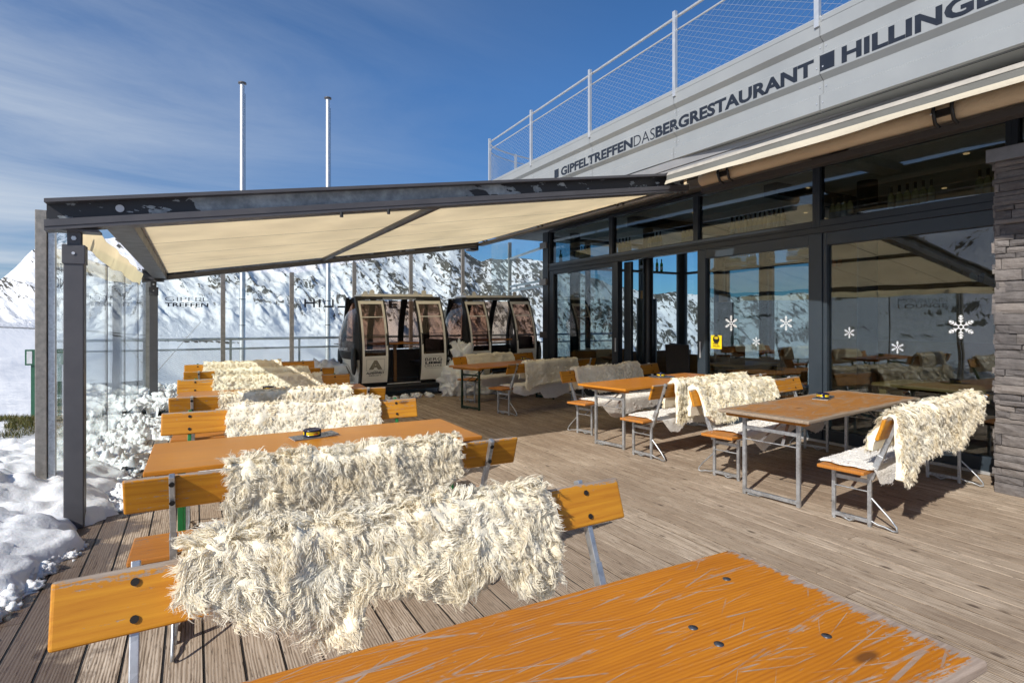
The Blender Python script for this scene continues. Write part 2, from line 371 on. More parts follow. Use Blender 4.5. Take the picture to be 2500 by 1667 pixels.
def m_terrain(name):
    k = N(name); geo = k.n('ShaderNodeNewGeometry'); tc = k.n('ShaderNodeTexCoord'); P = tc.outputs['Object']
    rk = k.attr('rock')
    dd = k.n('ShaderNodeVectorMath', operation='LENGTH'); k.l(P, dd.inputs[0]); dist = dd.outputs['Value']
    la = k.n('ShaderNodeAttribute', attribute_name='lie'); mpl = k.n('ShaderNodeMapping'); mpl.inputs['Scale'].default_value = (.42, 1, 1); k.l(la.outputs['Vector'], mpl.inputs[0]); Q = mpl.outputs[0]
    n1 = k.noise(Q, .05, 8, .64); n2 = k.noise(Q, .30, 6, .68, .6); n3 = k.noise(P, .9, 5, .7)
    f = k.math('ADD', k.math('MULTIPLY', k.math('SUBTRACT', n1, .5), .62), k.math('MULTIPLY', k.math('SUBTRACT', n2, .5), 1.25))
    f = k.math('ADD', f, k.math('MULTIPLY', k.math('SUBTRACT', n3, .5), .22))
    f = k.math('ADD', f, rk)
    m = k.ramp(f, [(.50, 0.), (.545, 1.)])
    rc = k.ramp(n3, [(.3, (.022,.023,.026)), (.5, (.065,.062,.057)), (.72, (.15,.135,.11))])
    rc = k.mix(k.ramp(n1, [(.4, 0.), (.65, .35)]), rc, (.085,.078,.052))
    sn = k.ramp(n2, [(.3, (.68,.705,.745)), (.55, (.77,.78,.80)), (.75, (.83,.835,.845))])
    c = k.mix(m, sn, rc)
    near = k.ramp(k.math('MULTIPLY', dist, .01), [(.2, 1.), (1., 0.)])
    b1 = k.noise(P, 1.4, 6, .6)
    mp = k.n('ShaderNodeMapping'); mp.inputs['Scale'].default_value = (.25, 1.1, 1); k.l(P, mp.inputs[0]); b2 = k.noise(mp.outputs[0], 1.2, 5, .6)
    h = k.math('ADD', k.math('MULTIPLY', b1, .35), k.math('MULTIPLY', b2, .65))
    bn = k.n('ShaderNodeBump'); bn.inputs['Distance'].default_value = .35; k.l(k.math('MULTIPLY', near, .55), bn.inputs['Strength']); k.l(h, bn.inputs['Height'])
    b3 = k.n('ShaderNodeBump'); b3.inputs['Distance'].default_value = 3.0; b3.inputs['Strength'].default_value = .4
    k.l(k.math('ADD', k.math('MULTIPLY', n2, 1.0), k.math('MULTIPLY', m, .25)), b3.inputs['Height']); k.l(bn.outputs[0], b3.inputs['Normal'])
    mxn = k.n('ShaderNodeMix', data_type='VECTOR'); k.l(k.ramp(k.math('MULTIPLY', dist, .01), [(.6, 0.), (1.6, 1.)]), mxn.inputs[0]); k.l(bn.outputs[0], mxn.inputs[4]); k.l(b3.outputs[0], mxn.inputs[5])
    return k.done(k.pbsdf(c, k.math('ADD', .6, k.math('MULTIPLY', m, .3)), 0, mxn.outputs[1], spec=.15))

OR_L, OR_D = (.62,.255,.024), (.40,.125,.010)
M = {}
M['wood'] = m_wood('varnished_wood', OR_L, OR_D, wear=.28, rough=.36)
M['wood_bench'] = m_wood('bench_wood', (.66,.30,.022), (.44,.15,.010), wear=.66, rough=.42, topwear=True, scratch=False)
M['wood_seat'] = m_wood('seat_wood', (.55,.22,.035), (.34,.11,.016), grey=(.30,.24,.17), wear=.85, rough=.5)
M['wood_worn'] = m_wood('worn_table_wood', (.60,.215,.010), (.40,.115,.005), grey=(.36,.31,.265), wear=.36, ring=1.25, edge=(2.0,.78), rough=.42, scratch=True)
M['wood_grey'] = m_wood('weathered_table_wood', (.50,.215,.045), (.30,.11,.02), grey=(.31,.26,.20), wear=1.0, ring=1.2, edge=(2.38,.82), rough=.42, scratch=True)
M['wood_pale'] = m_wood('pale_wood', (.52,.33,.13), (.36,.20,.07), wear=.1, rough=.5)
M['wood_in'] = m_wood('indoor_wood', (.36,.19,.07), (.22,.10,.035), wear=.05, rough=.4)
M['galv'] = m_galv('galvanised_steel')
M['steel_post'] = m_plain('spotted_steel', (.27,.25,.225), .5, .45, .22, 22, .15)
M['green'] = m_plain('green_paint', (.012,.15,.035), .42)
M['darkgreen'] = m_plain('dark_green_paint', (.006,.03,.014), .42)
M['anthracite'] = m_plain('anthracite_paint', (.080,.078,.085), .48, 0, .1, 6, .12)
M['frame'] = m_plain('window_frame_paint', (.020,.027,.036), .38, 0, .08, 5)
M['frame_lit'] = m_plain('sunlit_frame_paint', (.030,.042,.055), .40, 0, .08, 5)  # window frame paint again, sunlight on the right-hand frames put into a lighter colour
M['black'] = m_plain('black_plastic', (.012,.012,.013), .4)
M['rail'] = m_plain('brown_rail_paint', (.045,.036,.030), .5)
M['bolt'] = m_plain('bolt_steel', (.10,.11,.13), .45, .6)
M['hole'] = m_plain('screw_hole', (.010,.008,.007), .8)
M['alu'] = m_plain('bright_aluminium', (.62,.63,.64), .38, .6, .06)
M['fascia'] = m_plain('silver_panel_paint', (.31,.325,.33), .42, .15, .05, 1.5, .03)
M['trim'] = m_plain('grey_sheet_metal', (.27,.27,.275), .48, .2, .06, 3)
M['sign'] = m_plain('dark_lettering', (.012,.016,.026), .45)
M['soffit'] = m_plain('grey_soffit', (.22,.22,.22), .7)
M['dark_in'] = m_plain('dark_interior', (.035,.033,.030), .7)
M['ceil_in'] = m_plain('interior_ceiling', (.74,.68,.58), .7)
M['wall_in'] = m_plain('interior_wall', (.55,.42,.27), .6)
M['floor_in'] = m_plain('interior_floor', (.045,.038,.034), .45, 0, .2, 4)
M['awn'] = m_fabric('awning_fabric', (.94,.86,.69), .70)
M['awn_roll'] = m_fabric('rolled_fabric', (.78,.62,.42), .15, fold=.5)
M['awn_white'] = m_fabric('valance_fabric', (.66,.60,.48), .25, fold=.3)
M['awn_shaded'] = m_fabric('shaded_valance_fabric', (.20,.20,.185), .15, fold=.3)  # valance cloth lying in shadow, its shade put into this grey
M['hood'] = m_plain('hood_fabric', (.40,.37,.32), .7)
M['glass'] = m_glass('screen_glass', (.93,.965,.955), 1.45, 1.0, .05, graz=.95)
M['pane'] = m_glass('window_glass', (.62,.68,.68), 1.62, 1.75)
M['pane_far'] = m_glass('far_window_glass', (.80,.86,.86), 1.45, .7)
M['bronze'] = m_glass('bronze_glass', (.72,.61,.55), 1.45, .8)
M['cabin_glass'] = m_glass('curved_cabin_glass', (.80,.72,.68), 1.5, 1.0)
M['fur'] = m_fur('sheep_wool', (.955,.865,.665), (.987,.95,.845), .36)
M['fur_y'] = m_fur('creamy_wool', (.94,.85,.63), (.98,.94,.80), .36)
M['hide'] = m_plain('sheep_hide', (.95,.875,.70), .95, 0, .05, 40, .8)
M['fleece'] = m_fur('white_fleece', (.86,.83,.78), (.94,.925,.90), .3)
M['fleece_b'] = m_plain('fleece_base', (.84,.82,.78), .95, 0, .05, 60, .7)
M['snow'] = m_snow('snow')
M['deck'] = m_deck('weathered_decking')
M['terrain'] = m_terrain('alpine_ground')
M['beige'] = m_plain('cabin_paint', (.86,.84,.76), .42, .03, .06, 3)
M['cab_dark'] = m_plain('cabin_interior', (.05,.048,.046), .6)
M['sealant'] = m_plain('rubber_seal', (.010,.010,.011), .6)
M['logo_stone'] = m_plain('mosaic_lettering', (.22,.20,.15), .6, 0, .6, 60)
M['navy'] = m_plain('navy_tin', (.008,.012,.05), .25, .2)
M['yellow'] = m_plain('yellow_label', (.85,.62,.01), .4)
M['red'] = m_plain('red_print', (.6,.03,.02), .4)
M['paper'] = m_plain('menu_cover', (.10,.105,.115), .3, 0, .9, 22)
M['paper_w'] = m_plain('paper_edge', (.62,.63,.65), .5)
M['white'] = m_plain('white_sticker', (.86,.87,.88), .5)
M['orange'] = m_plain('orange_paper', (.7,.2,.03), .6)
M['bottle_g'] = m_glass('green_bottle_glass', (.20,.26,.08), 1.5, 1.0)
M['bottle_c'] = m_glass('clear_bottle_glass', (.75,.8,.8), 1.5, 1.2)
M['bottle_b'] = m_plain('olive_bottle', (.60,.47,.20), .2)
M['cap'] = m_plain('bottle_capsule', (.03,.02,.015), .4)
M['leather'] = m_plain('dark_leather', (.018,.014,.013), .45)
M['stone_cap'] = m_plain('coping_sheet', (.20,.20,.21), .45, .3)
M['sign_green'] = m_plain('green_board', (.02,.10,.055), .5)
M['lamp'] = m_emit('warm_spot', (1.,.62,.30), .7)
def _stone():
    k = N('ledge_stone'); t = k.attr(); co = k.coord((1,1,1)); n1 = k.noise(co, 9, 7, .7); n2 = k.noise(co, 38, 5, .7)
    st = k.n('ShaderNodeMapping'); st.inputs['Scale'].default_value = (3, 3, 22); k.l(co, st.inputs[0]); n3 = k.noise(st.outputs[0], 2.5, 5, .65)
    f = k.math('ADD', k.math('ADD', k.math('MULTIPLY', n1, .45), k.math('MULTIPLY', n3, .35)), k.math('MULTIPLY', n2, .2))
    c = k.ramp(f, [(.3, (.055,.050,.050)), (.5, (.15,.135,.13)), (.72, (.27,.25,.24))])
    c = k.mix(k.ramp(t, [(0., .6), (.5, .0), (1., .0)]), c, (.07,.065,.068)); c = k.mix(k.ramp(t, [(.5, 0.), (1., .4)]), c, (.30,.26,.23))
    return k.done(k.pbsdf(c, .8, 0, k.bump(f, .9, .02), spec=.3))
M['stone'] = _stone()
def _peel():
    k = N('peeling_beam_paint'); co = k.coord((1,1,1)); sp = k.n('ShaderNodeSeparateXYZ'); k.l(co, sp.inputs[0])
    n1 = k.noise(co, 2.6, 7, .6); n2 = k.noise(co, 14, 5, .6)
    fall = k.ramp(k.math('MULTIPLY', sp.outputs[0], .2), [(.0, .0), (.02, .30), (.40, .26), (.62, .02), (1., -.1)])
    st = k.n('ShaderNodeMapping'); st.inputs['Scale'].default_value = (1, 1, 3); k.l(co, st.inputs[0]); n3 = k.noise(st.outputs[0], 3.2, 5, .6)
    m = k.ramp(k.math('ADD', n3, fall), [(.575, 0.), (.58, 1.)])
    g = k.ramp(k.math('ADD', k.math('MULTIPLY', n1, .6), k.math('MULTIPLY', n2, .4)), [(.3, (.09,.10,.11)), (.5, (.26,.28,.29)), (.7, (.55,.575,.58))])
    c = k.mix(m, (.022,.022,.026), g)
    return k.done(k.pbsdf(c, .5, k.math('MULTIPLY', m, .1), k.bump(m, -.4, .003)))
M['peel'] = _peel()
def _grass():
    k = N('dry_grass'); t = k.attr(); return k.done(k.pbsdf(k.ramp(t, [(0., (.035,.045,.010)), (.5, (.10,.11,.02)), (1., (.24,.18,.06))]), .8))
M['grass'] = _grass()
# ------------------------------------------------------------------ camera, sun, sky
cam = bpy.data.cameras.new('camera'); cam.sensor_width = 36; cam.lens = F/2500*36; cam.shift_y = -(833.5-HY)/2500; cam.clip_start = .05; cam.clip_end = 6000
co_ = bpy.data.objects.new('camera', cam); COL.objects.link(co_); co_.location = (0, 0, HCAM); co_.rotation_euler = (R(90), 0, -TH); SC.camera = co_
SUN_EL, SUN_AZ = R(35), math.atan2(-.383, -.924)      # where the sun stands (angle from +x)
sl = bpy.data.lights.new('sun', 'SUN'); sl.energy = 4.9; sl.angle = R(.5); sl.color = (1, .95, .87)
so = bpy.data.objects.new('sun', sl); COL.objects.link(so)
sd = Vector((math.cos(SUN_EL)*math.cos(SUN_AZ), math.cos(SUN_EL)*math.sin(SUN_AZ), math.sin(SUN_EL)))
so.rotation_euler = sd.to_track_quat('Z', 'Y').to_euler(); so.location = (-20, -10, 20)
W = bpy.data.worlds.new('World'); SC.world = W; W.use_nodes = True; wt = W.node_tree; wt.nodes.clear()
def wn(t, **k):
    n = wt.nodes.new(t)
    for a, b in k.items(): setattr(n, a, b)
    return n
wo = wn('ShaderNodeOutputWorld'); bg = wn('ShaderNodeBackground'); sky = wn('ShaderNodeTexSky', sky_type='NISHITA')
sky.sun_disc = False; sky.sun_elevation = SUN_EL; sky.sun_rotation = math.pi/2-SUN_AZ; sky.altitude = 2000; sky.air_density = 1.0; sky.dust_density = .25; sky.ozone_density = 2.2
tc = wn('ShaderNodeTexCoord'); 
def wmath(op, a, b=None, clamp=False):
    n = wn('ShaderNodeMath', operation=op); n.use_clamp = clamp
    for i, x in enumerate((a, b)):
        if x is None: continue
        if isinstance(x, (int, float)): n.inputs[i].default_value = x
        else: wt.links.new(x, n.inputs[i])
    return n.outputs[0]
sep = wn('ShaderNodeSeparateXYZ'); wt.links.new(tc.outputs['Generated'], sep.inputs[0])
# cirrus on a plane high above: project direction to x/z, y/z
zz = wmath('ADD', wmath('MAXIMUM', sep.outputs[2], 0.0), .14)
cx_ = wmath('DIVIDE', sep.outputs[0], zz); cy_ = wmath('DIVIDE', sep.outputs[1], zz)
cbn = wn('ShaderNodeCombineXYZ'); wt.links.new(cx_, cbn.inputs[0]); wt.links.new(cy_, cbn.inputs[1])
mp = wn('ShaderNodeMapping'); mp.inputs['Rotation'].default_value = (0, 0, R(-62)); mp.inputs['Scale'].default_value = (.40, 1.0, 1); wt.links.new(cbn.outputs[0], mp.inputs[0])
no = wn('ShaderNodeTexNoise'); no.inputs['Scale'].default_value = 1.25; no.inputs['Detail'].default_value = 9; no.inputs['Roughness'].default_value = .62; no.inputs['Distortion'].default_value = .7; wt.links.new(mp.outputs[0], no.inputs[0])
mp2 = wn('ShaderNodeMapping'); mp2.inputs['Scale'].default_value = (.30, .30, 1); mp2.inputs['Location'].default_value = (2.1, .6, 0); wt.links.new(cbn.outputs[0], mp2.inputs[0])
no2 = wn('ShaderNodeTexNoise'); no2.inputs['Scale'].default_value = 1.0; no2.inputs['Detail'].default_value = 4; wt.links.new(mp2.outputs[0], no2.inputs[0])
# more veil towards the low-x side of the sky
side = wmath('POWER', wmath('MULTIPLY', wmath('SUBTRACT', .62, sep.outputs[0]), 1.05, True), 1.6)
dens = wmath('MULTIPLY', wmath('SUBTRACT', wmath('ADD', wmath('MULTIPLY', no.outputs[0], .75), wmath('MULTIPLY', no2.outputs[0], .5)), .52), 3.4, True)
dens = wmath('MULTIPLY', dens, side, True)
low = wmath('SUBTRACT', 1.0, wmath('MULTIPLY', sep.outputs[2], 1.5), True)
hz = wmath('MULTIPLY', wmath('MULTIPLY', low, side), .34)
dens = wmath('ADD', wmath('MULTIPLY', dens, .80), hz, True)
mixc = wn('ShaderNodeMix', data_type='RGBA'); wt.links.new(dens, mixc.inputs[0]); mixc.inputs[7].default_value = (4.6, 5.1, 5.7, 1)
gm = wn('ShaderNodeMix', data_type='RGBA', blend_type='MULTIPLY'); gm.inputs[0].default_value = 1.0; gm.inputs[7].default_value = (.40, .70, .95, 1)
dk = wn('ShaderNodeMix', data_type='RGBA', blend_type='MULTIPLY'); dk.inputs[0].default_value = 1.0
gv = wn('ShaderNodeValToRGB'); gv.color_ramp.elements[0].position = 0.0; gv.color_ramp.elements[0].color = (.50, .50, .52, 1); gv.color_ramp.elements[1].position = .38; gv.color_ramp.elements[1].color = (1, 1, 1, 1); wt.links.new(sep.outputs[2], gv.inputs[0])
wt.links.new(sky.outputs[0], dk.inputs[6]); wt.links.new(gv.outputs[0], dk.inputs[7]); wt.links.new(dk.outputs[2], gm.inputs[6]); wt.links.new(gm.outputs[2], mixc.inputs[6])
wt.links.new(mixc.outputs[2], bg.inputs[0]); bg.inputs[1].default_value = .13; wt.links.new(bg.outputs[0], wo.inputs[0])
vs = SC.view_settings; vs.view_transform = 'Standard'; vs.look = 'None'; vs.exposure = 0.1; vs.gamma = 1; vs.use_curve_mapping = False
SC.render.engine = 'CYCLES'; cy = SC.cycles; cy.max_bounces = 10; cy.transparent_max_bounces = 24; cy.transmission_bounces = 8; cy.glossy_bounces = 4; cy.diffuse_bounces = 5; cy.use_denoising = True
try: cy.caustics_reflective = False; cy.caustics_refractive = False
except Exception: pass

# ------------------------------------------------------------------ terrain: one sheet round the deck out to the ridge and beyond
sky_px = [(0,686),(40,650),(79,609),(150,596),(214,588),(300,576),(500,568),(700,572),(850,592),(960,602),(1030,601),(1060,606),(1098,596),(1120,606),(1143,623),(1175,637),(1198,631),(1227,633),(1262,629),(1323,635),(1399,667),(1457,681),(1497,697),(1548,704),(1583,717),(1632,715),(1700,716),(1747,725),(1881,719),(1973,713),(2200,715),(2500,720)]
az_k = [-180,-150,-120,-100,-86,-70,-58,-50]; el_k = [.05,.08,.15,.185,.17,.12,.085,.070]
for x, y in sky_px:
    a = math.degrees(math.atan2(x-CX, F)); az_k.append(a); el_k.append((HY-y)/F*math.cos(R(a)))
az_k += [60, 90, 130, 179.99]; el_k += [.04, .04, .05, .05]
azs = np.concatenate([np.arange(-180, -104, 2.0), np.arange(-104, -46, .45), np.arange(-46, 48, .105), np.arange(48, 180, 2.2)])
rad = np.concatenate([np.geomspace(3.0, 40, 70), np.geomspace(42, 300, 90), np.geomspace(304, 1250, 250), np.geomspace(1300, 3500, 10)])
def near_z(x, y):
    """ground close to the deck"""
    r_ = np.hypot(x, y); z = -.42+.10*fbm(x*.25, y*.25, 1.0, 4)*(1-sstep(25, 60, r_))+.04*fbm(x*1.3, y*1.3, 2.0, 4)*(1-sstep(12, 28, r_))
    w = sstep(-3.5, 3.0, x+.12*(y-15)); s = np.clip(y-15.0, 0, 60); z = z-w*.055*s-w*.25*sstep(0, 3, s)
    s2 = np.clip(x-11.5, 0, 60); z = z-.10*s2-1.2*sstep(0, 4, s2)
    left = sstep(-1.5, -9, x); z = z+left*(.15+.012*np.clip(-x, 0, 60)+.16*fbm(x*.45, y*.3, 7., 4)*(1-sstep(20, 45, r_)))
    z = z+.35*np.exp(-((x+2.5)**2/2.0+(y-11.4)**2/5))
    return z
A, RR = np.meshgrid(R(1)*azs, rad, indexing='ij')
bear = A+TH                                   # clockwise from +y
X = RR*np.sin(bear); Y = RR*np.cos(bear); AD = np.degrees(A)
nz = near_z(X, Y)
esky = np.interp(AD, az_k, el_k)
Rr = 780+150*np.sin(A*3.1+.6)+90*fbm(np.cos(A)*3, np.sin(A)*3, 1.0, 3)           # distance of the ridge
leftw = sstep(-44, -60, AD); Rr = Rr*(1-leftw)+210*leftw
r0 = 110*(1-leftw)+25*leftw
e0 = np.interp(AD, [-180, -100, -44, -30, -18, -5, 10, 48, 180], [-.01, -.01, -.004, -.022, -.034, -.05, -.06, -.05, -.01])
t = np.clip((RR-r0)/(Rr-r0), 0, 1.0)
g = t**1.0*.75+.25*t*t
E_ = e0+(esky-e0)*g
amp = sstep(110, 330, RR)*(1-leftw)
uu = A*760; zz = E_*760+.6*np.minimum(RR-r0, 0); ca_, sa_ = math.cos(R(38)), math.sin(R(38))
pa = uu*ca_-zz*sa_; pb = uu*sa_+zz*ca_
wp_ = 14*fbm(pa*.012, pb*.02, 3.0, 3)
rg = ridged(pa*.0065, (pb+wp_)*.019, 6)-.95
g2 = ridged(pa*.022+3, (pb+wp_)*.055, 5)-.95
fade = 1-.75*sstep(.82, 1.0, t)
dz = amp*fade*(.55+.45*sstep(-30, -15, AD))*(4.6*rg+2.2*g2+2.4*fbm(pa*.06, pb*.13, 2.0, 4))+leftw*sstep(20, 90, RR)*1.2*fbm(X*.05, Y*.05, 3.0, 5)
dz = dz+amp*.0042*RR*fbm(A*30, A*0, 0, 5)*sstep(.72, 1.0, t)
far = HCAM+E_*RR+dz
k_ = sstep(34, 110, RR)
Z = nz*(1-k_)+far*k_
Z = Z-np.clip((RR-Rr)/Rr, 0, 3)*(esky*Rr+30)*.9*(RR > Rr)
cov = np.interp(AD, [-50, -43, -36, -29, -22, -17, -11, -5, 2, 40], [.37, .39, .41, .42, .435, .46, .505, .535, .54, .52])
rock = cov+.11*np.clip(rg, -.6, .9)+.07*np.clip(g2, -.6, .8)-.10*(1-sstep(.05, .25, t))
rock = rock*amp-.5*(1-amp)
rock += 1.25*np.exp(-((RR-34)/10)**2)*sstep(-29, -24, AD)*sstep(8, -4, AD)*np.clip(fbm(X*.3, Y*.3, 8.0, 4)*1.6+.55, 0, 1)*2
rock += 1.35*np.exp(-((RR-95)/18)**2)*(1-leftw)*np.clip(fbm(X*.03, Y*.10, 4.0, 4)*2.4+.15, 0, 1)
rock = np.where(leftw > .2, (.27+.5*np.clip(fbm(X*.05, Y*.12, 6., 5), -1, 1))*sstep(16, 40, RR)-.35*(1-sstep(16, 40, RR)), rock)
na, nr = Z.shape
V = np.stack([X, Y, Z], -1).reshape(-1, 3)
idx = np.arange(na*nr).reshape(na, nr); nxt = np.roll(idx, -1, 0)
Fq = np.stack([idx[:, :-1], idx[:, 1:], nxt[:, 1:], nxt[:, :-1]], -1).reshape(-1, 4)
# centre fan
cz = len(V); V = np.vstack([V, [[0, 0, -.42]]])
tri = np.stack([np.full(na, cz), idx[:, 0], nxt[:, 0], nxt[:, 0]], -1)
ter = mesh_np('snowy_ground', V, Fq, M['terrain'])
at = ter.data.attributes.new('rock', 'FLOAT', 'POINT'); at.data.foreach_set('value', np.append(rock.ravel(), -.4).astype(np.float32))
at = ter.data.attributes.new('lie', 'FLOAT_VECTOR', 'POINT'); at.data.foreach_set('vector', np.vstack([np.stack([pa, pb, RR*0+0], -1).reshape(-1, 3), [[0, 0, 0]]]).astype(np.float32).ravel())
tag(ter, kind='structure')

# ------------------------------------------------------------------ deck: planks running along y, one mesh
DX0, DX1, DY0, DY1 = -1.42, 7.20, -3.0, 14.35
dk = MB(); x = DX0; i = 0
while x < DX1:
    w = .163 if x < 1.9 else random.choice([.138, .138, .150, .128])
    gap = .012 if x < 1.9 else .0105
    y = DY0-random.uniform(0, 3)
    while y < DY1:
        L = random.choice([3.0, 4.0, 4.0, 5.0]); y2 = min(y+L, DY1)
        dz = random.uniform(-.0008, .0012); ys = max(y, DY0)
        if y2 > ys: dk.box((x, ys+.002, -.03), (x+w-gap, y2-.002, dz), tint=random.random())
        y += L
    x += w
deck = dk.build('deck', M['deck']); tag(deck, kind='structure')
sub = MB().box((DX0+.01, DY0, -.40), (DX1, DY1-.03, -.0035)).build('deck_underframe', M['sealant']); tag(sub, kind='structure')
# ------------------------------------------------------------------ the restaurant
B = empty('restaurant_building', (7.12, 11.0, 0), 0, 'mountain restaurant with silver lettered fascia above a dark framed glass front', 'building')
def bpart(mb, name, mat, parent=None, bevel=0, seg=2):
    o = mb.build(name, mat, None, bevel, seg); o.parent = parent or B
    o.matrix_parent_inverse = Matrix.Translation((-7.12, -11.0, 0)); return o
def sub_of(mb, name, mat, parent, bevel=0, seg=2):
    o = mb.build(name, mat, None, bevel, seg); o.parent = parent; o.matrix_parent_inverse = parent.matrix_parent_inverse.copy() @ Matrix.Identity(4)
    o.matrix_parent_inverse = Matrix.Identity(4); return o
# fascia frame: V along the wall, down from the sloping top edge
FD = Vector((.0907, .9959, 0)); FN = Vector((-.9959, .0907, 0))
def ztop(V): return 4.613+.0372*V
def fpt(V, down, out=0.0):
    u = 6.0+.0911*(V-6.624); return Vector((u, V, ztop(V)-down))+FN*out
prof = [(0, .012), (.052, .012), (.052, .006), (.057, .006), (.057, .012), (.20, .012), (.256, -.042), (.365, -.042), (.40, .012), (.60, .012), (.656, -.042), (.79, -.042), (.82, .012), (.975, .012), (.985, -.02)]
def fas_panel(Va, Vb):
    m = MB(); P = [[fpt(V, d, o) for d, o in prof] for V in (Va, Vb)]
    m.grid(P, smooth=False); return m
joints = [-2.0, 1.25, 3.57, 5.84, 8.05, 10.4, 12.72, 13.4]
fm = MB()
for a, b in zip(joints[:-1], joints[1:]):
    P = [[fpt(V, d, o) for d, o in prof] for V in (a+.003, b-.003)]; fm.grid(P, smooth=False)
fasc = bpart(fm, 'fascia', M['fascia'])
for jv in joints[1:-1]:
    for d in (.035, .30, .53, .72, .90):
        for s in (-.035, .035):
            c = fpt(jv+s, d, .013 if not (.256 < d < .365 or .656 < d < .79) else -.040)
            bpart(MB().tube([c, c+FN*.004], .009, 8), 'rivet', M['alu'])
bk = MB()
bk.grid([[fpt(V, d, -.055) for d in (.0, .99)] for V in (-2, 13.38)], smooth=False)
bpart(bk, 'fascia_backing', M['black'])
# upper floor body behind the fascia
ub = MB()
pts = [fpt(-2, .985, -.05), fpt(13.35, .985, -.05), Vector((12.6, 13.0, 3.95)), Vector((12.6, -2, 3.6))]
top = [fpt(-2, .0, -.05), fpt(13.35, .0, -.05), Vector((12.6, 13.0, 4.6)), Vector((12.6, -2, 4.6))]
ub.add([*pts, *top], [(0,1,2,3), (7,6,5,4), (0,4,5,1), (1,5,6,2), (2,6,7,3), (3,7,4,0)])
bpart(ub, 'upper_floor', M['fascia'])
# lettering
def lay(body, Va, Vb, bold, d0=.582, h=.168, m=None):
    text_on(m, body, lambda x, y: fpt(Va+(Vb-Va)*x, d0-h*y, .0145), bold)
def vpx(px, py=300):
    r = ray(px, py); n = (FD[1], -FD[0]); t = (6.0*n[0]+6.624*n[1])/(r[0]*n[0]+r[1]*n[1]); return r[1]*t
for nm, body, a, b, bold in (('gipfeltreffen', 'GIPFELTREFFEN', 1371, 1546.5, .040), ('das', 'DAS', 1549, 1600.5, -.008), ('bergrestaurant', 'BERGRESTAURANT', 1602, 1989, .040), ('hillinger', 'HILLINGER', 2057, 2500, .040)):
    m = MB(); Va, Vb = vpx(a), (vpx(b) if nm != 'hillinger' else 1.80)
    lay(body, Va, Vb, bold, m=m); bpart(m, 'fascia_lettering', M['sign'])
for a, b in ((2004, 2039.5), (1355, 1365.5)):
    m = MB().add([fpt(vpx(a), .575, .0145), fpt(vpx(b), .575, .0145), fpt(vpx(b), .41, .0145), fpt(vpx(a), .41, .0145)], [(0,1,2,3)]); bpart(m, 'fascia_emblem', M['sign'])
# trim and soffit
bpart(MB().box((5.93, -2, 3.735), (5.96, 4.2, 3.845)).box((5.93, 4.203, 3.735), (5.96, 12.9, 3.845)).box((5.945, -2, 3.70), (6.9, 12.9, 3.733)), 'fascia_trim', M['trim'], bevel=.002)
bpart(MB().box((6.9, -2, 3.66), (12.4, 12.6, 3.72)), 'soffit', M['soffit'])
bpart(MB().box((6.0, 4.0, 3.55), (7.0, 4.25, 3.66)).box((5.9, -2, 3.52), (6.02, 12.6, 3.62)), 'awning_beam', M['rail'])
# interior shell
bpart(MB().box((7.1, -2.2, -.06), (11.5, 11.0, -.004)), 'floor', M['floor_in'])
cl = MB().box((7.20, -2, 3.56), (11.4, 10.9, 3.63)); bpart(cl, 'ceiling', M['ceil_in'])
for yy in (2.2, 5.2, 8.2): bpart(MB().box((7.3, yy, 3.38), (11.4, yy+.22, 3.56)), 'ceiling_beam', M['dark_in'])
bpart(MB().box((11.47, -2, 0), (11.6, 7.1, 3.6)), 'back_wall', M['wall_in'])
bpart(MB().box((7.2, -2.1, 0), (11.6, -2.0, 3.6)), 'end_wall', M['wall_in'])
# far glazing: end wall y=11, back wall x=11.47
def glazing(name, posts, along, const, z0, z1, mat_f, mat_p, sill, w=.09):
    f = MB()
    for p in posts:
        if along == 'x': f.box((p-w/2, const-.05, z0), (p+w/2, const+.05, z1))
        else: f.box((const-.05, p-w/2, z0), (const+.05, p+w/2, z1))
    lo, hi = posts[0], posts[-1]
    for a, b in ((z0, z0+sill), (z1-.07, z1)):
        for p, q in zip(posts[:-1], posts[1:]):
            if along == 'x': f.box((p+w/2, const-.045, a), (q-w/2, const+.045, b))
            else: f.box((const-.045, p+w/2, a), (const+.045, q-w/2, b))
    fo = bpart(f, 'far_window', mat_f)
    g = MB()
    for p, q in zip(posts[:-1], posts[1:]):
        if along == 'x': g.box((p+w/2, const-.006, z0+sill), (q-w/2, const+.006, z1-.07))
        else: g.box((const-.006, p+w/2, z0+sill), (const+.006, q-w/2, z1-.07))
    go = bpart(g, 'pane', mat_p); go.parent = fo; go.matrix_parent_inverse = Matrix.Identity(4); go.matrix_basis = Matrix.Identity(4)
    go.matrix_parent_inverse = (fo.matrix_parent_inverse if False else Matrix.Identity(4)); return fo
glazing('x', [7.3, 8.30, 10.0, 11.42], 'x', 11.0, 0, 3.52, M['frame'], M['pane_far'], .10)
glazing('y', [7.15, 8.32, 9.55, 10.93], 'y', 11.47, 0, 3.52, M['frame'], M['pane_far'], .10)
for (x, y, r) in ((11.2, 9.55, .13), (11.15, 10.72, .14), (7.75, 8.33, .10), (11.2, 8.32, .10), (8.4, 4.55, .13), (7.6, 10.55, .12)): bpart(MB().lathe([(r, 0), (r, 3.56)], (x, y, 0), 20), 'column', M['black'])
# shelf that carries the bottles, and the transom ledge
bpart(MB().box((7.40, 10.70, 2.79), (11.15, 10.93, 2.83)).box((11.15, 7.2, 2.79), (11.40, 10.93, 2.83)), 'bottle_shelf', M['dark_in'])
bpart(MB().box((7.19, -2, 2.82), (7.42, 10.7, 2.855)), 'transom_ledge', M['dark_in'])
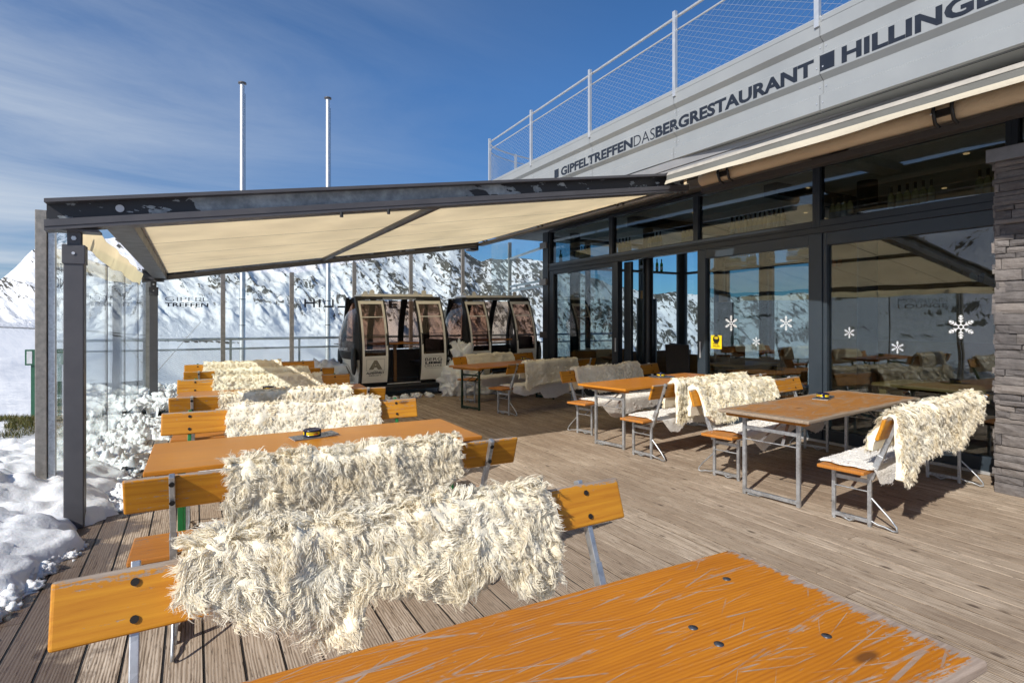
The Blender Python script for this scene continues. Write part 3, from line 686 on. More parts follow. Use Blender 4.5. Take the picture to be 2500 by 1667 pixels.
# dado along the far end
bpart(MB().box((7.35, 10.2, .0), (8.9, 10.30, .92)).box((9.2, 10.55, 0), (11.3, 10.65, .82)).box((11.0, 7.2, 0), (11.1, 10.5, .72)), 'dado', M['wood_in'])
bpart(MB().box((11.40, 3.2, 2.05), (11.46, 7.0, 3.1)).box((11.38, 3.2, .9), (11.45, 7.0, 1.2)), 'wood_cladding', M['wood_pale'])
# ---- front: frames on x = 7.12
X0, X1 = 7.06, 7.18
def frame(y0, y1, z0, z1, wl, wr, wb, wt, mat=M['frame'], name='window', pane=True, xo=0.0, handle=None, pm=None):
    f = MB()
    f.box((X0+xo, y0, z0), (X1+xo, y0+wr, z1)); f.box((X0+xo, y1-wl, z0), (X1+xo, y1, z1))
    f.box((X0+xo+.002, y0+wr, z0), (X1+xo-.002, y1-wl, z0+wb)); f.box((X0+xo+.002, y0+wr, z1-wt), (X1+xo-.002, y1-wl, z1))
    fo = bpart(f, name, mat, bevel=.004, seg=1)
    if pane:
        g = MB().box((7.112+xo, y0+wr, z0+wb), (7.124+xo, y1-wl, z1-wt)); go = g.build('pane', pm or M['pane'], fo)
    if handle is not None:
        hb = MB().box((X0+xo-.022, handle-.012, .98), (X0+xo-.001, handle+.012, 1.24)); hb.build('door_handle', M['alu'], fo, .004)
    return fo
# corner post
bpart(MB().box((7.04, 10.82, 0), (7.20, 11.05, 3.60)), 'corner_post', M['frame'], bevel=.004, seg=1)
uw = [(10.82, 8.63), (8.63, 6.50), (6.50, 4.47), (4.47, 2.45), (2.45, .2), (.2, -2)]
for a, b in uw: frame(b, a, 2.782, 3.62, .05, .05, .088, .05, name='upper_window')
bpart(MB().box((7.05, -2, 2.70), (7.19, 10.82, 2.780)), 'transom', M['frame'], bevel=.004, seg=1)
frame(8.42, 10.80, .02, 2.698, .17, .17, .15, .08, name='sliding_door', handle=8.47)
bpart(MB().box((7.20, 8.20, .02), (7.26, 8.40, 2.69)), 'door_jamb', M['frame'], bevel=.004, seg=1)
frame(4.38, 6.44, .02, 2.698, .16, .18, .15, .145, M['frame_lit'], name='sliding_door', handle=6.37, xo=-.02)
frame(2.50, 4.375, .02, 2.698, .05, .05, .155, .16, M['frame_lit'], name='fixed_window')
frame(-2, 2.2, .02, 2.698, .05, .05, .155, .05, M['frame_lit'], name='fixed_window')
bpart(MB().box((7.02, -2, .004), (7.055, 10.8, .035)), 'threshold', M['alu'], bevel=.003, seg=1)
# lamps in the ceiling
for x, y in ((8.0, 9.6), (8.0, 7.4), (8.0, 5.2), (8.0, 3.2), (9.8, 8.8), (9.8, 6.4), (9.8, 4.2)):
    o = MB().lathe([(.032, 0), (.032, .008)], (x, y, 3.548), 12); lp = bpart(o, 'ceiling_spot', M['lamp'])

# ------------------------------------------------------------------ roof railing
RL = empty('roof_railing', fpt(6.6, 0), 0, 'silver post and wire mesh railing along the roof edge above the lettering', 'railing')
RLo = RL.location.copy()
def rpart(mb, name, mat): 
    o = mb.build(name, mat, RL); o.matrix_parent_inverse = Matrix.Translation(-RLo); return o
rp = [12.79, 10.40, 8.05, 5.82, 3.60, 1.35, -1.0]
for V in rp: 
    a = fpt(V, .10, .022); b = fpt(V, -1.10, .022); rpart(MB().box((a.x-.012, V-.026, a.z), (a.x+.035, V+.026, b.z)), 'railing_post', M['alu'])
def rl(V, h, out=.0): return fpt(V, -h, out-.05)
def turn(h):
    c = [rl(12.79, h)]
    for k in range(1, 9):
        t = k/8*math.pi/2; c.append(Vector((rl(12.79, h).x+2.6*(1-math.cos(t)), 12.79+.95*math.sin(t), rl(12.79, h).z)))
    c.append(Vector((10.5, 13.74, c[-1].z))); return c
for h, r, nm in ((1.05, .021, 'handrail'), (.86, .013, 'middle_rail'), (.03, .012, 'bottom_rail')):
    rpart(MB().tube([rl(-2, h), rl(12.79, h)]+turn(h)[1:], r, 8), nm, M['alu'])
for c in (turn(0)[5], turn(0)[9]): rpart(MB().box((c.x-.03, c.y-.03, c.z-.1), (c.x+.03, c.y+.03, c.z+1.08)), 'railing_post', M['alu'])
wm = MB()
def wires(mb, p, L0, L1, h0, h1, sx, r, n=3):
    """diamond net between two heights of a run; p(V,h) -> point"""
    H_ = h1-h0; k = int((L1-L0)/sx)+1; run = H_*1.9
    for i in range(-int(run/sx)-1, k+1):
        for sgn in (1, -1):
            a = L0+i*sx if sgn > 0 else L1-i*sx; b = a+sgn*run
            lo, hi = 0., 1.
            for lim in (L0, L1):
                pass
            ta, tb = sorted(((L0-a)/(b-a), (L1-a)/(b-a))); lo, hi = max(0, ta), min(1, tb)
            if hi-lo < .02: continue
            mb.tube([p(a+(b-a)*lo, h0+H_*lo), p(a+(b-a)*hi, h0+H_*hi)], r, n, cap=False)
wires(wm, lambda V, h: rl(V, h, .01), -1.9, 12.75, .04, .85, .15, .0014)
rpart(wm, 'wire_mesh', M['alu'])
wm = MB(); tp = turn(0)
def tpt(s, h):
    s = max(0, min(len(tp)-1.001, s)); i = int(s); q = tp[i].lerp(tp[i+1], s-i); return Vector((q.x, q.y, q.z+h))
for i in range(60):
    s0 = i*.15; 
    for g in (1, -1):
        s1 = s0+g*2.2
        if 0 <= s1 <= 9: wm.tube([tpt(s0+(s1-s0)*k/4, .04+.80*k/4) for k in range(5)], .0018, 3, cap=False)
rpart(wm, 'wire_mesh', M['alu'])

# ------------------------------------------------------------------ stone pillar
SP = empty('stone_pillar', (6.75, 1.6, 0), 0, 'grey ledge stone pillar at the right edge beside the large window', 'pillar')
st = MB(); PX0, PX1, PY0, PY1, PZ = 6.43, 7.10, -.6, 2.35, 3.02
def stone_face(fixed, a0, a1, axis, sgn):
    z = 0.0
    while z < PZ-.02:
        h = random.choice([.045, .06, .06, .08, .10]); h = min(h, PZ-z); a = a0-random.uniform(0, .2)
        while a < a1:
            L = random.choice([.18, .25, .32, .42, .5]); b = min(a+L, a1); aa = max(a, a0); pr = random.uniform(.0, .035)
            if b-aa > .02:
                n = 5; g = []
                lo, hi = fixed, fixed+sgn*pr
                P = np.zeros((n, 4, 3))
                for i in range(n):
                    for j in range(4):
                        u = aa+.003+(b-aa-.006)*i/(n-1); w = z+.0025+(h-.005)*j/3
                        d = pr+.008*perlin(u*14, w*40, fixed*3)
                        if i in (0, n-1) or j in (0, 3): d -= .007
                        P[i, j] = (fixed+sgn*d, u, w) if axis == 'y' else (u, fixed+sgn*d, w)
                if (axis == 'y') == (sgn > 0): P = P[:, ::-1]
                st.slab(P, (-sgn*.08, 0, 0) if axis == 'y' else (0, -sgn*.08, 0), smooth=False, tint=random.random())
            a += L
        z += h
stone_face(PX0, PY0, PY1, 'y', -1); stone_face(PY1, PX0, PX1, 'x', 1)
so_ = st.build('stone_cladding', M['stone'], SP); so_.matrix_parent_inverse = Matrix.Translation((-6.75, -1.6, 0))
o = MB().box((PX0+.03, PY0, 0), (PX1, PY1-.03, PZ)).build('core', M['dark_in'], SP); o.matrix_parent_inverse = Matrix.Translation((-6.75, -1.6, 0))
o = MB().box((PX0-.06, PY0, PZ), (PX1+.0, PY1+.05, PZ+.12)).build('coping', M['stone_cap'], SP, .003); o.matrix_parent_inverse = Matrix.Translation((-6.75, -1.6, 0))
def wp(mb, name, mat, root, bevel=0, seg=1, parent=None):
    """part modelled in world coordinates under a thing's root (or under a part of it)"""
    o = mb.build(name, mat, parent or root, bevel, seg)
    if parent is None: o.matrix_parent_inverse = Matrix.Translation(-Vector(root.location))
    return o
# ------------------------------------------------------------------ pergola awning
SL = .157
def pz(u): return 2.462+SL*(u+.95)          # top of the sloping beams
PG = empty('pergola_awning', (-.78, 5.39, 0), 0, 'sloping dark steel pergola with cream fabric roof and peeling paint on its beam', 'awning')
def cbeam(y, u0, u1, s, zoff=0.0, web_mat=M['peel']):
    """channel beam along u, its open side towards s (-1 = low y)"""
    def q(u, dy, dz): return (u, y+dy, pz(u)+dz+zoff)
    def strip(mb, y0, y1, z0, z1):
        vs = [q(u, dy, dz) for u in (u0, u1) for dy, dz in ((y0, z0), (y1, z0), (y1, z1), (y0, z1))]
        mb.add(vs, [(0,1,2,3), (7,6,5,4), (0,4,5,1), (1,5,6,2), (2,6,7,3), (3,7,4,0)])
    a, b = (-.09, .09)
    fl = MB(); strip(fl, a, b, -.028, 0); strip(fl, a, b, -.205, -.155); strip(fl, a*.2+.005, a*.2+.01, -.2, -.2+.001)
    o = wp(fl, 'beam', M['anthracite'], PG, .003)
    wb = MB(); strip(wb, .0, .012, -.155, -.028); wo_ = wb.build('beam_web', web_mat, o)
    pl = MB(); strip(pl, -.085, .085, -.232, -.207); pl.build('beam_underside', M['anthracite'], o)
    return o
fb = cbeam(5.35, -.95, 5.60, -1); bb = cbeam(12.05, -.80, 5.80, -1)
m = MB()
for u in (1.18, 1.62):
    m.tube([(u, 5.27, pz(u)-.235), (u, 5.27, pz(u)-.28)], .016, 8)
m.build('cable_clip', M['black'], fb)
m = MB(); m.tube([(-.50, 5.338, pz(-.5)-.088), (-.50, 5.346, pz(-.5)-.088)], .029, 18); m.build('access_hole', M['paper_w'], fb)
# side gutter bar, inner rail, ridge end
def slope_bar(u, y0, y1, w, h, dz, nm, mat): 
    return wp(MB().box((u-w/2, y0, pz(u)+dz-h), (u+w/2, y1, pz(u)+dz)), nm, mat, PG, .003)
slope_bar(-.52, 5.42, 11.98, .20, .14, -.07, 'side_bar', M['anthracite'])
wp(MB().tube([(2.32, 5.42, pz(2.32)-.15), (2.32, 11.98, pz(2.32)-.15)], .042, 14), 'roller_tube', M['anthracite'], PG)
# fabric with its seams
P = [[(u, y, pz(u)-.115-.012*math.sin(math.pi*(u+.45)/6.2)*math.sin(math.pi*(y-5.4)/6.6)) for y in np.linspace(5.44, 11.97, 24)] for u in np.linspace(-.42, 5.78, 24)]
fab = wp(MB().slab(P, (0, 0, .003)), 'roof_fabric', M['awn'], PG)
sm_ = MB()
for y in (6.2, 7.5, 8.8, 10.1, 11.4): sm_.add([(u, y+d, pz(u)-.118-.012*math.sin(math.pi*(u+.45)/6.2)*math.sin(math.pi*(y-5.4)/6.6)) for u in np.linspace(-.42, 5.78, 24) for d in (-.009, .009)], [(2*i, 2*i+1, 2*i+3, 2*i+2) for i in range(23)])
sm_.build('fabric_seam', M['rail'], fab)
# valance on the low side
P = [[(-.78-.05*t+.012*math.sin(y*5+t), y, pz(-.78)-.10-(.20+.02*math.sin(y*2.6))*t) for t in np.linspace(0, 1, 5)] for y in np.linspace(5.5, 11.95, 60)]
wp(MB().slab(P, (.004, 0, 0)), 'valance', M['awn'], PG)
for (u, y, zb) in ((-.787, 5.39, 0), (-.62, 11.95, 0)):
    zt = pz(u)-.24; w = .062
    p = wp(MB().box((u-w, y-w, zb), (u+w, y+w, zt-.11)), 'post', M['anthracite'], PG, .006, 2)
    MB().box((u-w-.008, y-w-.008, zt-.25), (u+w+.008, y+w+.008, zt-.105)).build('post_cap', M['anthracite'], p, .004)
    b_ = MB(); b_.box((u-.042, y-.045, zt-.12), (u+.042, y-.03, zt+.005)); b_.box((u-.042, y+.03, zt-.12), (u+.042, y+.045, zt+.005)); b_.build('hinge_bracket', M['anthracite'], p, .003)
    MB().box((u-.16, y-.09, zt-.005), (u+.16, y+.09, zt+.012)).build('head_plate', M['anthracite'], p, .002)
    MB().tube([(u, y-.058, zt-.055), (u, y-.04, zt-.055)], .017, 6).tube([(u, y-w-.014, zt-.17), (u, y-w-.004, zt-.17)], .011, 8).build('bolt', M['alu'], p)
# ------------------------------------------------------------------ awning rail and fabric rolls along the roof
def roll(name, y0, y1, u, zc, r, label, valance):
    rt = empty(name, (u, y1, zc-.2), 0, label, 'awning', 'awning rolls below the fascia')
    n = int((y1-y0)*7); 
    ys = np.linspace(y0, y1, max(n, 8)); nn = 14; P = []
    for y in ys: P.append([(u+(r+.006*perlin(y*3, k*1.3, u))*math.cos(2*math.pi*k/nn), y, zc+(r+.006*perlin(y*3, k*1.3, 4.))*math.sin(2*math.pi*k/nn)) for k in range(nn+1)])
    wp(MB().grid(P), 'fabric_roll', M['awn_roll'], rt)
    wp(MB().box((u-.02, y0, zc-r-.095), (u+.10, y1, zc-r-.03)), 'mounting_rail', M['rail'], rt, .003)
    for yb in np.arange(y1-.35, y0, -2.35):
        b_ = wp(MB().tube([(u-.10, yb, zc+.10), (u-.12, yb, zc), (u-.08, yb, zc-.10), (u+.06, yb, zc-r-.06)], .016, 8).tube([(u-.10, yb-.14, zc+.10), (u-.12, yb-.14, zc), (u-.08, yb-.14, zc-.10), (u+.06, yb-.14, zc-r-.06)], .016, 8).box((u-.10, yb-.14, zc-.05), (u-.05, yb, zc+.01)), 'roll_bracket', M['black'], rt)
        MB().tube([(u-.125, yb+.006, zc-.02), (u-.125, yb+.02, zc-.02)], .010, 8).build('bolt', M['alu'], b_)
    if valance:
        hd = []; vu = 5.17
        for y in ys: hd.append([(u+.12, y, zc+.25), (u-.05, y, zc+.13), (vu+.12, y, zc+.035), (vu+.02, y, zc+.02), (vu-.005, y, zc-.02)])  # rear edge carried up to block sun that would reach the transom
        wp(MB().slab(hd, (0, 0, -.006)), 'hood', M['hood'], rt)
        G = []; Wt = []
        for y in np.linspace(y0, y1, int((y1-y0)*14)):
            a = .008*math.sin(y*7)+.012*perlin(y*2.1, 2.0, 1.); G.append([(vu+a*t, y, zc-.018-.075*t) for t in np.linspace(0, 1, 4)])
            Wt.append([(vu-.006+a-.020*math.sin(math.pi*t*.5)+a*t, y, zc-.088+.020*perlin(y*1.4, .3, 7.)-(.060+.012*math.sin(y*2.3))*t) for t in np.linspace(0, 1, 5)])
        wp(MB().slab(G, (.004, 0, 0)), 'valance_band', M['awn_shaded'], rt)
        wp(MB().slab(Wt, (.004, 0, 0)), 'valance', M['awn_white'], rt)
    return rt
roll('awning_roll', 5.62, 12.0, 5.86, 3.51, .085, 'rolled cream awning fabric above the pergola roof at the dark glass corner', False)
roll('awning_roll', -2.0, 5.22, 5.80, 3.41, .085, 'rolled tan awning with white wavy valance under the lettered fascia', True)
bx = empty('motor_box', (5.80, 12.2, 3.25), 0, 'small dark box hanging where the awning roll ends beside the pergola beam', 'box')
wp(MB().box((5.70, 12.12, 3.24), (5.92, 12.40, 3.46)), 'casing', M['anthracite'], bx, .008); wp(MB().tube([(5.86, 12.1, 3.44), (5.98, 12.05, 3.36), (6.0, 12.05, 3.5)], .008, 6), 'cable', M['black'], bx)

# ------------------------------------------------------------------ glass wind screens
def steel_post(mb, x, y, zt, w=.09, d=.05, zb=-.3):
    mb.box((x-w/2, y-d/2, zb), (x+w/2, y+d/2, zt))
LW = empty('glass_windscreen', (-1.15, 6.25, 0), 0, 'row of tall clear glass panels on steel posts along the snowy deck edge', 'glass screen')
lw = [6.25, 7.77, 9.29, 10.80, 12.32, 13.84]
def lx(y): return -1.15+(y-6.25)*.0435
for i, y in enumerate(lw):
    x = lx(y); m = MB()
    if i in (0, 5):
        m.box((x-.03, y-.05, -.3), (x+.05, y+.05, 2.52)); p = wp(m, 'post', M['steel_post'], LW, .004)
        MB().box((x+.055, y-.03, -.3), (x+.105, y+.03, 2.50)).build('clamp_strip', M['galv'], p, .002)
        MB().box((x-.02, y-.054, -.2), (x+.0, y-.051, 2.45)).build('seam', M['hole'], p) if False else None
    else:
        m.box((x-.012, y-.012, -.2), (x+.012, y+.012, 2.50)); wp(m, 'glass_joint', M['anthracite'], LW)
for a, b in zip(lw[:-1], lw[1:]):
    m = MB(); xa, xb = lx(a), lx(b); t = .008
    m.add([(xa-t, a+.03, -.2), (xa+t, a+.03, -.2), (xb+t, b-.02, -.2), (xb-t, b-.02, -.2), (xa-t, a+.03, 2.5), (xa+t, a+.03, 2.5), (xb+t, b-.02, 2.5), (xb-t, b-.02, 2.5)], [(0,3,2,1), (4,5,6,7), (0,1,5,4), (1,2,6,5), (2,3,7,6), (3,0,4,7)])
    pn = wp(m, 'glass_panel', M['glass'], LW)
    if a == 6.25:
        tm = MB()
        for body, y0, y1, z0, h, bold in (('MOUNTAIN', 7.55, 6.50, 2.02, .10, -.018), ('LOUNGE', 7.55, 6.50, 1.88, .10, .0)):
            text_on(tm, body, lambda x, z, y0=y0, y1=y1: (lx(y0+(y1-y0)*x)+.0125, y0+(y1-y0)*x, z), bold, 1, h, 0, z0)
        tm.build('glass_lettering', M['sign'], pn)
# back screen with rising glass
BW = empty('glass_windscreen', (0, 13.84, 0), 0, 'tall glass screen with dark lettering behind the benches and cabins', 'glass screen')
bx_ = [-.82, .56, 1.97, 3.40, 4.83, 6.28, 7.72]; bz = [2.52, 2.66, 2.68, 2.99, 3.29, 3.60, 3.76]
for x, z in zip(bx_[1:], bz[1:]):
    p = wp(MB().box((x-.045, 13.80, -.3), (x+.045, 13.86, z)), 'post', M['steel_post'], BW, .003)
    for k in range(6): MB().tube([(x+.02, 13.797, .3+k*.42), (x+.02, 13.801, .3+k*.42)], .008, 6).build('screw', M['hole'], p)
panes = []
for i in range(6):
    xa, xb, za, zb = bx_[i]+.045, bx_[i+1]-.045, bz[i], bz[i+1]; y = 13.875; t = .007
    m = MB().add([(xa, y-t, .05), (xb, y-t, .05), (xb, y+t, .05), (xa, y+t, .05), (xa, y-t, za-.02), (xb, y-t, zb-.02), (xb, y+t, zb-.02), (xa, y+t, za-.02)], [(0,3,2,1), (4,5,6,7), (0,1,5,4), (1,2,6,5), (2,3,7,6), (3,0,4,7)])
    panes.append(wp(m, 'glass_panel', M['glass'], BW))
yy = 13.866
tm = MB(); text_on(tm, 'GIPFEL', lambda x, z: (x, yy, z), -.014, .80, .085, -.52, 1.985); text_on(tm, 'TREFFEN', lambda x, z: (x, yy, z), .02, .80, .085, -.52, 1.865)
tm.build('glass_lettering', M['sign'], panes[0])
def bletter(mb, ch, x, w):
    z0, h = 1.885, .195; s = .042
    if ch == 'I': mb.box((x, yy-.001, z0), (x+s, yy, z0+h))
    elif ch == 'J': mb.box((x+w-s, yy-.001, z0), (x+w, yy, z0+h)).box((x, yy-.001, z0), (x+w-s, yy, z0+s))
    elif ch == 'H': mb.box((x, yy-.001, z0), (x+s, yy, z0+h)).box((x+w-s, yy-.001, z0), (x+w, yy, z0+h)).box((x+s, yy-.001, z0+.08), (x+w-s, yy, z0+.08+s))
    else: text_on(mb, ch, lambda a, b: (x+w*a, yy, z0+h*b), .03, 1, 1)
tm = MB(); text_on(tm, 'LEO', lambda a, b: (2.10+.07*(1-b), yy, 1.885+.195*a), -.01, 1, 1)
x = 2.25
for ch, w in (('H', .24), ('I', .042), ('J', .22), ('J', .22)): bletter(tm, ch, x, w); x += w+.085
tm.build('glass_lettering', M['sign'], panes[2]); tm = MB()
x = 3.50
for ch, w in (('I', .042), ('N', .24), ('G', .26), ('E', .23), ('R', .25)): bletter(tm, ch, x, w); x += w+.075
tm.build('glass_lettering', M['sign'], panes[3])
# short return panel to the building corner
m = MB().box((7.125, 11.05, .1), (7.135, 13.80, 3.7)); wp(m, 'glass_panel', M['glass'], BW)
for z in (3.30, 2.52, 2.40): wp(MB().bar((7.72, 13.80, z), (7.14, 11.02, z), .05, .05), 'clamp_rail', M['galv'], BW)
for z in (3.30, 2.46, 1.25): wp(MB().box((7.00, 10.86, z-.07), (7.05, 11.12, z+.07)), 'clamp_plate', M['trim'] if z > 2 else M['anthracite'], BW, .003)
# ------------------------------------------------------------------ deck fence with wire net
FE = empty('mesh_fence', (0, 14.25, 0), 0, 'low metal fence with diamond wire net at the far edge of the deck', 'fence')
FY = 14.25
for x in (-.9, .73, 2.2, 3.7, 5.3, 6.9, 8.6, 10.4): wp(MB().box((x-.025, FY-.012, -.5), (x+.025, FY+.012, 1.15)), 'fence_post', M['galv'], FE)
for z, r, nm in ((1.16, .030, 'handrail'), (.94, .022, 'middle_rail'), (.10, .018, 'bottom_rail')): wp(MB().tube([(-1.0, FY, z), (12, FY, z)], r, 8), nm, M['galv'], FE)
wm = MB(); wires(wm, lambda V, h: Vector((V, FY+.02, h)), -1.0, 11.8, .10, .93, .085, .0022)
wp(wm, 'wire_net', M['steel_post'], FE)
# ------------------------------------------------------------------ flag poles
for px, ytop, D, lab in ((591.5, 202, 15.2, 'taller silver flag pole standing in the snow, left one of the pair'), (800.5, 239, 16.6, 'silver flag pole with a cord near its top, right one of the pair')):
    x, z = (px-CX)/F*D, HCAM+(HY-ytop)/F*D; wx, wy = x*cT+D*sT, -x*sT+D*cT
    fp = empty('flag_pole', (wx, wy, 0), 0, lab, 'flag pole', 'flag poles behind the deck')
    m = MB().tube([(0, 0, -3.0), (0, 0, 2.4), (0, 0, 2.42), (0, 0, z-.05)], [.078, .074, .066, .058], 16); m.build('pole', M['alu'] , fp)
    MB().lathe([(.06, 0), (.105, .015), (.10, .05), (.05, .065)], (0, 0, z-.05), 16).build('pole_cap', M['anthracite'], fp)
    MB().tube([(.07, -.02, 2.0), (.075, -.03, 3.4), (.07, -.02, z-.3)], .005, 5).build('cord', M['black'], fp)
    m = MB()
    for zz_ in (1.45, 2.15): m.tube([(.078*math.cos(a), .078*math.sin(a), zz_) for a in np.linspace(0, 2*math.pi, 17)], .009, 5)
    m.build('strap', M['black'], fp)
# guy wire
g = MB().tube([(-1.2, 14.6, -.2), (-.35, 14.9, .9), (.15, 15.0, 1.55)], .006, 5); gw = g.build('guy_wire', M['steel_post']); tag(gw, 'thin slanting wire tied to the left flag pole', 'wire')
# ------------------------------------------------------------------ green notice board in the snow
nb = empty('notice_board', (-2.39, 13.4, 0), R(-8), 'dark green notice board standing in snow behind the near steel post', 'sign')
MB().box((-.31, -.015, .75), (.31, .015, 1.04)).build('board', M['sign_green'], nb, .004)
MB().box((-.28, -.020, .78), (-.20, -.0155, 1.01)).build('notice', M['paper_w'], nb)
for x in (-.2, .2): MB().box((x-.03, .016, -.6), (x+.03, .05, .95)).build('stake', M['sign_green'], nb)
# ------------------------------------------------------------------ benches and tables (local x along the length, y towards the sitter's front)
def make_bench(L, label, legmat=None, post_mat=None):
    legmat = legmat or M['galv']; rt = empty('bench', (0,0,0), 0, label, 'bench', 'beer benches with backrests')
    ang = math.atan2(.055, .165); n = Vector((0, math.cos(ang), math.sin(ang)))*.027
    m = MB(); a = Vector((0, -.004, .865)); b = Vector((0, .051, .700))
    vs = []
    for x in (0, L):
        for p in (a, b): vs += [(x, p.y, p.z), (x, p.y-n.y, p.z-n.z*.2-.004)]
    m.add([vs[0], vs[2], vs[3], vs[1], vs[4], vs[6], vs[7], vs[5]], [(0,1,2,3), (7,6,5,4), (0,4,5,1), (1,5,6,2), (2,6,7,3), (3,7,4,0)])
    bk = m.build('backrest', M['wood_bench'], rt, .010, 3)
    MB().box((0, .12, .422), (L, .46, .450)).build('seat', M['wood_seat'], rt, .007, 2)
    for x in (.19, L-.19):
        for f in (.22, .78):
            bt = MB(); p = a.lerp(b, f); bt.tube([(x, p.y+.001, p.z), (x, p.y+.005, p.z+.0015)], .011, 10)
            bt.build('bolt', M['hole'], bk)
            MB().tube([(x, p.y-.058, p.z), (x, p.y-.064, p.z-.002)], .012, 10).build('bolt', M['hole'], bk)
        # post leaning back behind the board
        m = MB(); m.bar((x, .135, .40), (x, -.048, .868), .036, .024, (1,0,0)); pst = m.build('backrest_post', post_mat or M['galv'], rt, .003)
        MB().bar((x, .150, .365), (x, .075, .555), .044, .032, (1,0,0)).build('post_socket', post_mat or M['galv'], pst, .003)
        # leg frame
        w = .026
        lf = MB(); lf.box((x-w/2, .155-w/2, .012), (x+w/2, .155+w/2, .42)).box((x-w/2, .415-w/2, .012), (x+w/2, .415+w/2, .42))
        lf.box((x-.014, .155+w/2, .028), (x+.014, .415-w/2, .056)).box((x-.003, .155+w/2, .325), (x+.003, .415-w/2, .358)).tube([(x, .155, .265), (x, .415, .265)], .006, 6)
        lf.box((x-w*.6, .12, .402), (x+w*.6, .45, .4215))
        for yy_ in (.155, .415): lf.tube([(x, yy_, .0), (x, yy_, .014)], .016, 8)
        lo = lf.build('leg_frame', legmat, rt, .002)
        MB().tube([(x, .142, .22), (x, .02, .10), (x, -.025, .045), (x, -.03, .018), (x, -.005, .010), (x, .055, .028), (x, .10, .030), (x, .142, .045)], .0075, 8).build('foot_hoop', legmat, lo)
        MB().tube([(x, .25, .035), (x, .30, .008), (x, .36, .030)], .009, 6).build('foot_plate', legmat, lo)
        s = 1 if x < L/2 else -1
        MB().bar((x+s*.01, .285, .27), (x+s*.30, .285, .418), .022, .006).build('brace', legmat, rt)
    return rt
def make_table(L, Wd, top_mat, legmat, label):
    rt = empty('table', (0,0,0), 0, label, 'table', 'beer tables on the deck')
    MB().box((0, 0, .738), (L, Wd, .765)).build('tabletop', top_mat, rt, .006, 2)
    for x in (.05, L-.13):
        MB().box((x, .05, .708), (x+.08, Wd-.05, .737)).build('batten', M['wood'], rt, .003)
    MB().box((.30, Wd/2-.06, .712), (L-.30, Wd/2+.06, .737)).build('rib', M['wood'], rt, .003)
    for x in (.17, L-.17):
        w = .030; y0, y1 = .165, Wd-.165
        lf = MB(); lf.box((x-w/2, y0-w/2, 0), (x+w/2, y0+w/2, .737)).box((x-w/2, y1-w/2, 0), (x+w/2, y1+w/2, .737))
        lf.box((x-.016, y0+w/2, .022), (x+.016, y1-w/2, .052)).box((x-.003, y0+w/2, .590), (x+.003, y1-w/2, .625)).tube([(x, y0, .50), (x, y1, .50)], .006, 6)
        lo = lf.build('leg_frame', legmat, rt, .002)
        MB().tube([(x, y1-.18, .03), (x, y1-.12, .006), (x, y1-.03, .008)], .010, 6).build('foot_plate', legmat, lo)
        s = 1 if x < L/2 else -1
        MB().bar((x+s*.012, Wd/2-.10, .50), (x+s*.34, Wd/2, .712), .024, .006).bar((x+s*.012, Wd/2+.10, .50), (x+s*.34, Wd/2, .712), .024, .006).build('brace', legmat, rt)
    return rt
def put(o, x, y, deg): o.location = (x, y, 0); o.rotation_euler = (0, 0, R(deg)); return o
BL, BR = 2.0, 2.36
left0 = make_bench(BL, 'first'); left1 = make_bench(BL, 'first', None, M['green']); right0 = make_bench(BR, 'first')
# (board left end, angle, faces: +1 towards +y, -1 towards -y)
BEN = {}
def place_bench(key, proto, used, L, x, y, deg, face, label):
    o = proto if not used else copy_tree(proto)
    a = R(deg)
    if face > 0: put(o, x, y, deg)
    else: put(o, x+L*math.cos(a), y+L*math.sin(a), deg+180)
    o['label'] = label; BEN[key] = o; return o
place_bench('B1', left0, 0, BL, -.335, 1.93, 1.5, -1, 'orange bench in front, behind the scratched table, draped with the largest sheepskin')
place_bench('B2', left0, 1, BL, -.275, 3.045, -1.0, 1, 'second orange bench from the front, metal backrest posts facing the camera, peeling top edge')
place_bench('B3', left1, 0, BL, -.215, 5.07, -3.5, -1, 'orange bench behind the table with the blue tin ashtray, green strut under its board')
place_bench('B4', left0, 1, BL, -.20, 6.08, -3.6, 1, 'orange bench fourth from the front, left row, back turned towards the camera')
place_bench('B5', left1, 1, BL, -.17, 7.83, -4.5, -1, 'orange bench fifth from the front, left row, facing the camera')
place_bench('B6', left0, 1, BL, -.12, 9.05, -6.0, 1, 'orange bench second from last in the left row, mostly hidden behind sheepskin')
place_bench('B7', left1, 1, BL, -.13, 10.46, .5, -1, 'last orange bench of the left row, nearest the wire net fence')
place_bench('R6', right0, 0, BR, 4.325, 2.243, 6.5, 1, 'bench nearest the stone pillar, sheepskin hanging over its back')
place_bench('R5', right0, 1, BR, 4.41, 4.125, 8.8, -1, 'orange bench behind the weathered grey table, facing the camera')
place_bench('R4', right0, 1, BR, 4.37, 4.645, 7.6, 1, 'orange bench with its back to the camera in front of the glossy middle table')
place_bench('R3', right0, 1, BR, 4.49, 6.585, 12.0, -1, 'orange bench beyond the glossy middle table, in front of the open door')
place_bench('R2', right0, 1, BR, 4.44, 8.03, 15.5, 1, 'shaded bench with its back to the camera beside the dark legged table')
place_bench('R1', right0, 1, BR, 4.40, 10.15, 17.5, -1, 'shaded bench in front of the rear gondola cabin')
T1 = put(make_table(2.0, .745, M['wood_worn'], M['green'], 'large scratched orange table at the bottom of the picture, grey worn rim'), -.36, .665, -1.5)
for px, py in ((1774, 1413), (1692, 1532), (1755, 1572), (2018, 1552)):
    x, y, z = onZ(px, py, .765); q = Matrix.Rotation(R(1.5), 4, 'Z') @ Vector((x+.36, y-.665, 0)); MB().lathe([(.012, 0), (.0125, .0012), (.0, .0016)], (q.x, q.y, .7652), 14).build('bolt', M['bolt'], [c for c in T1.children if c.name.startswith('tabletop')][0])
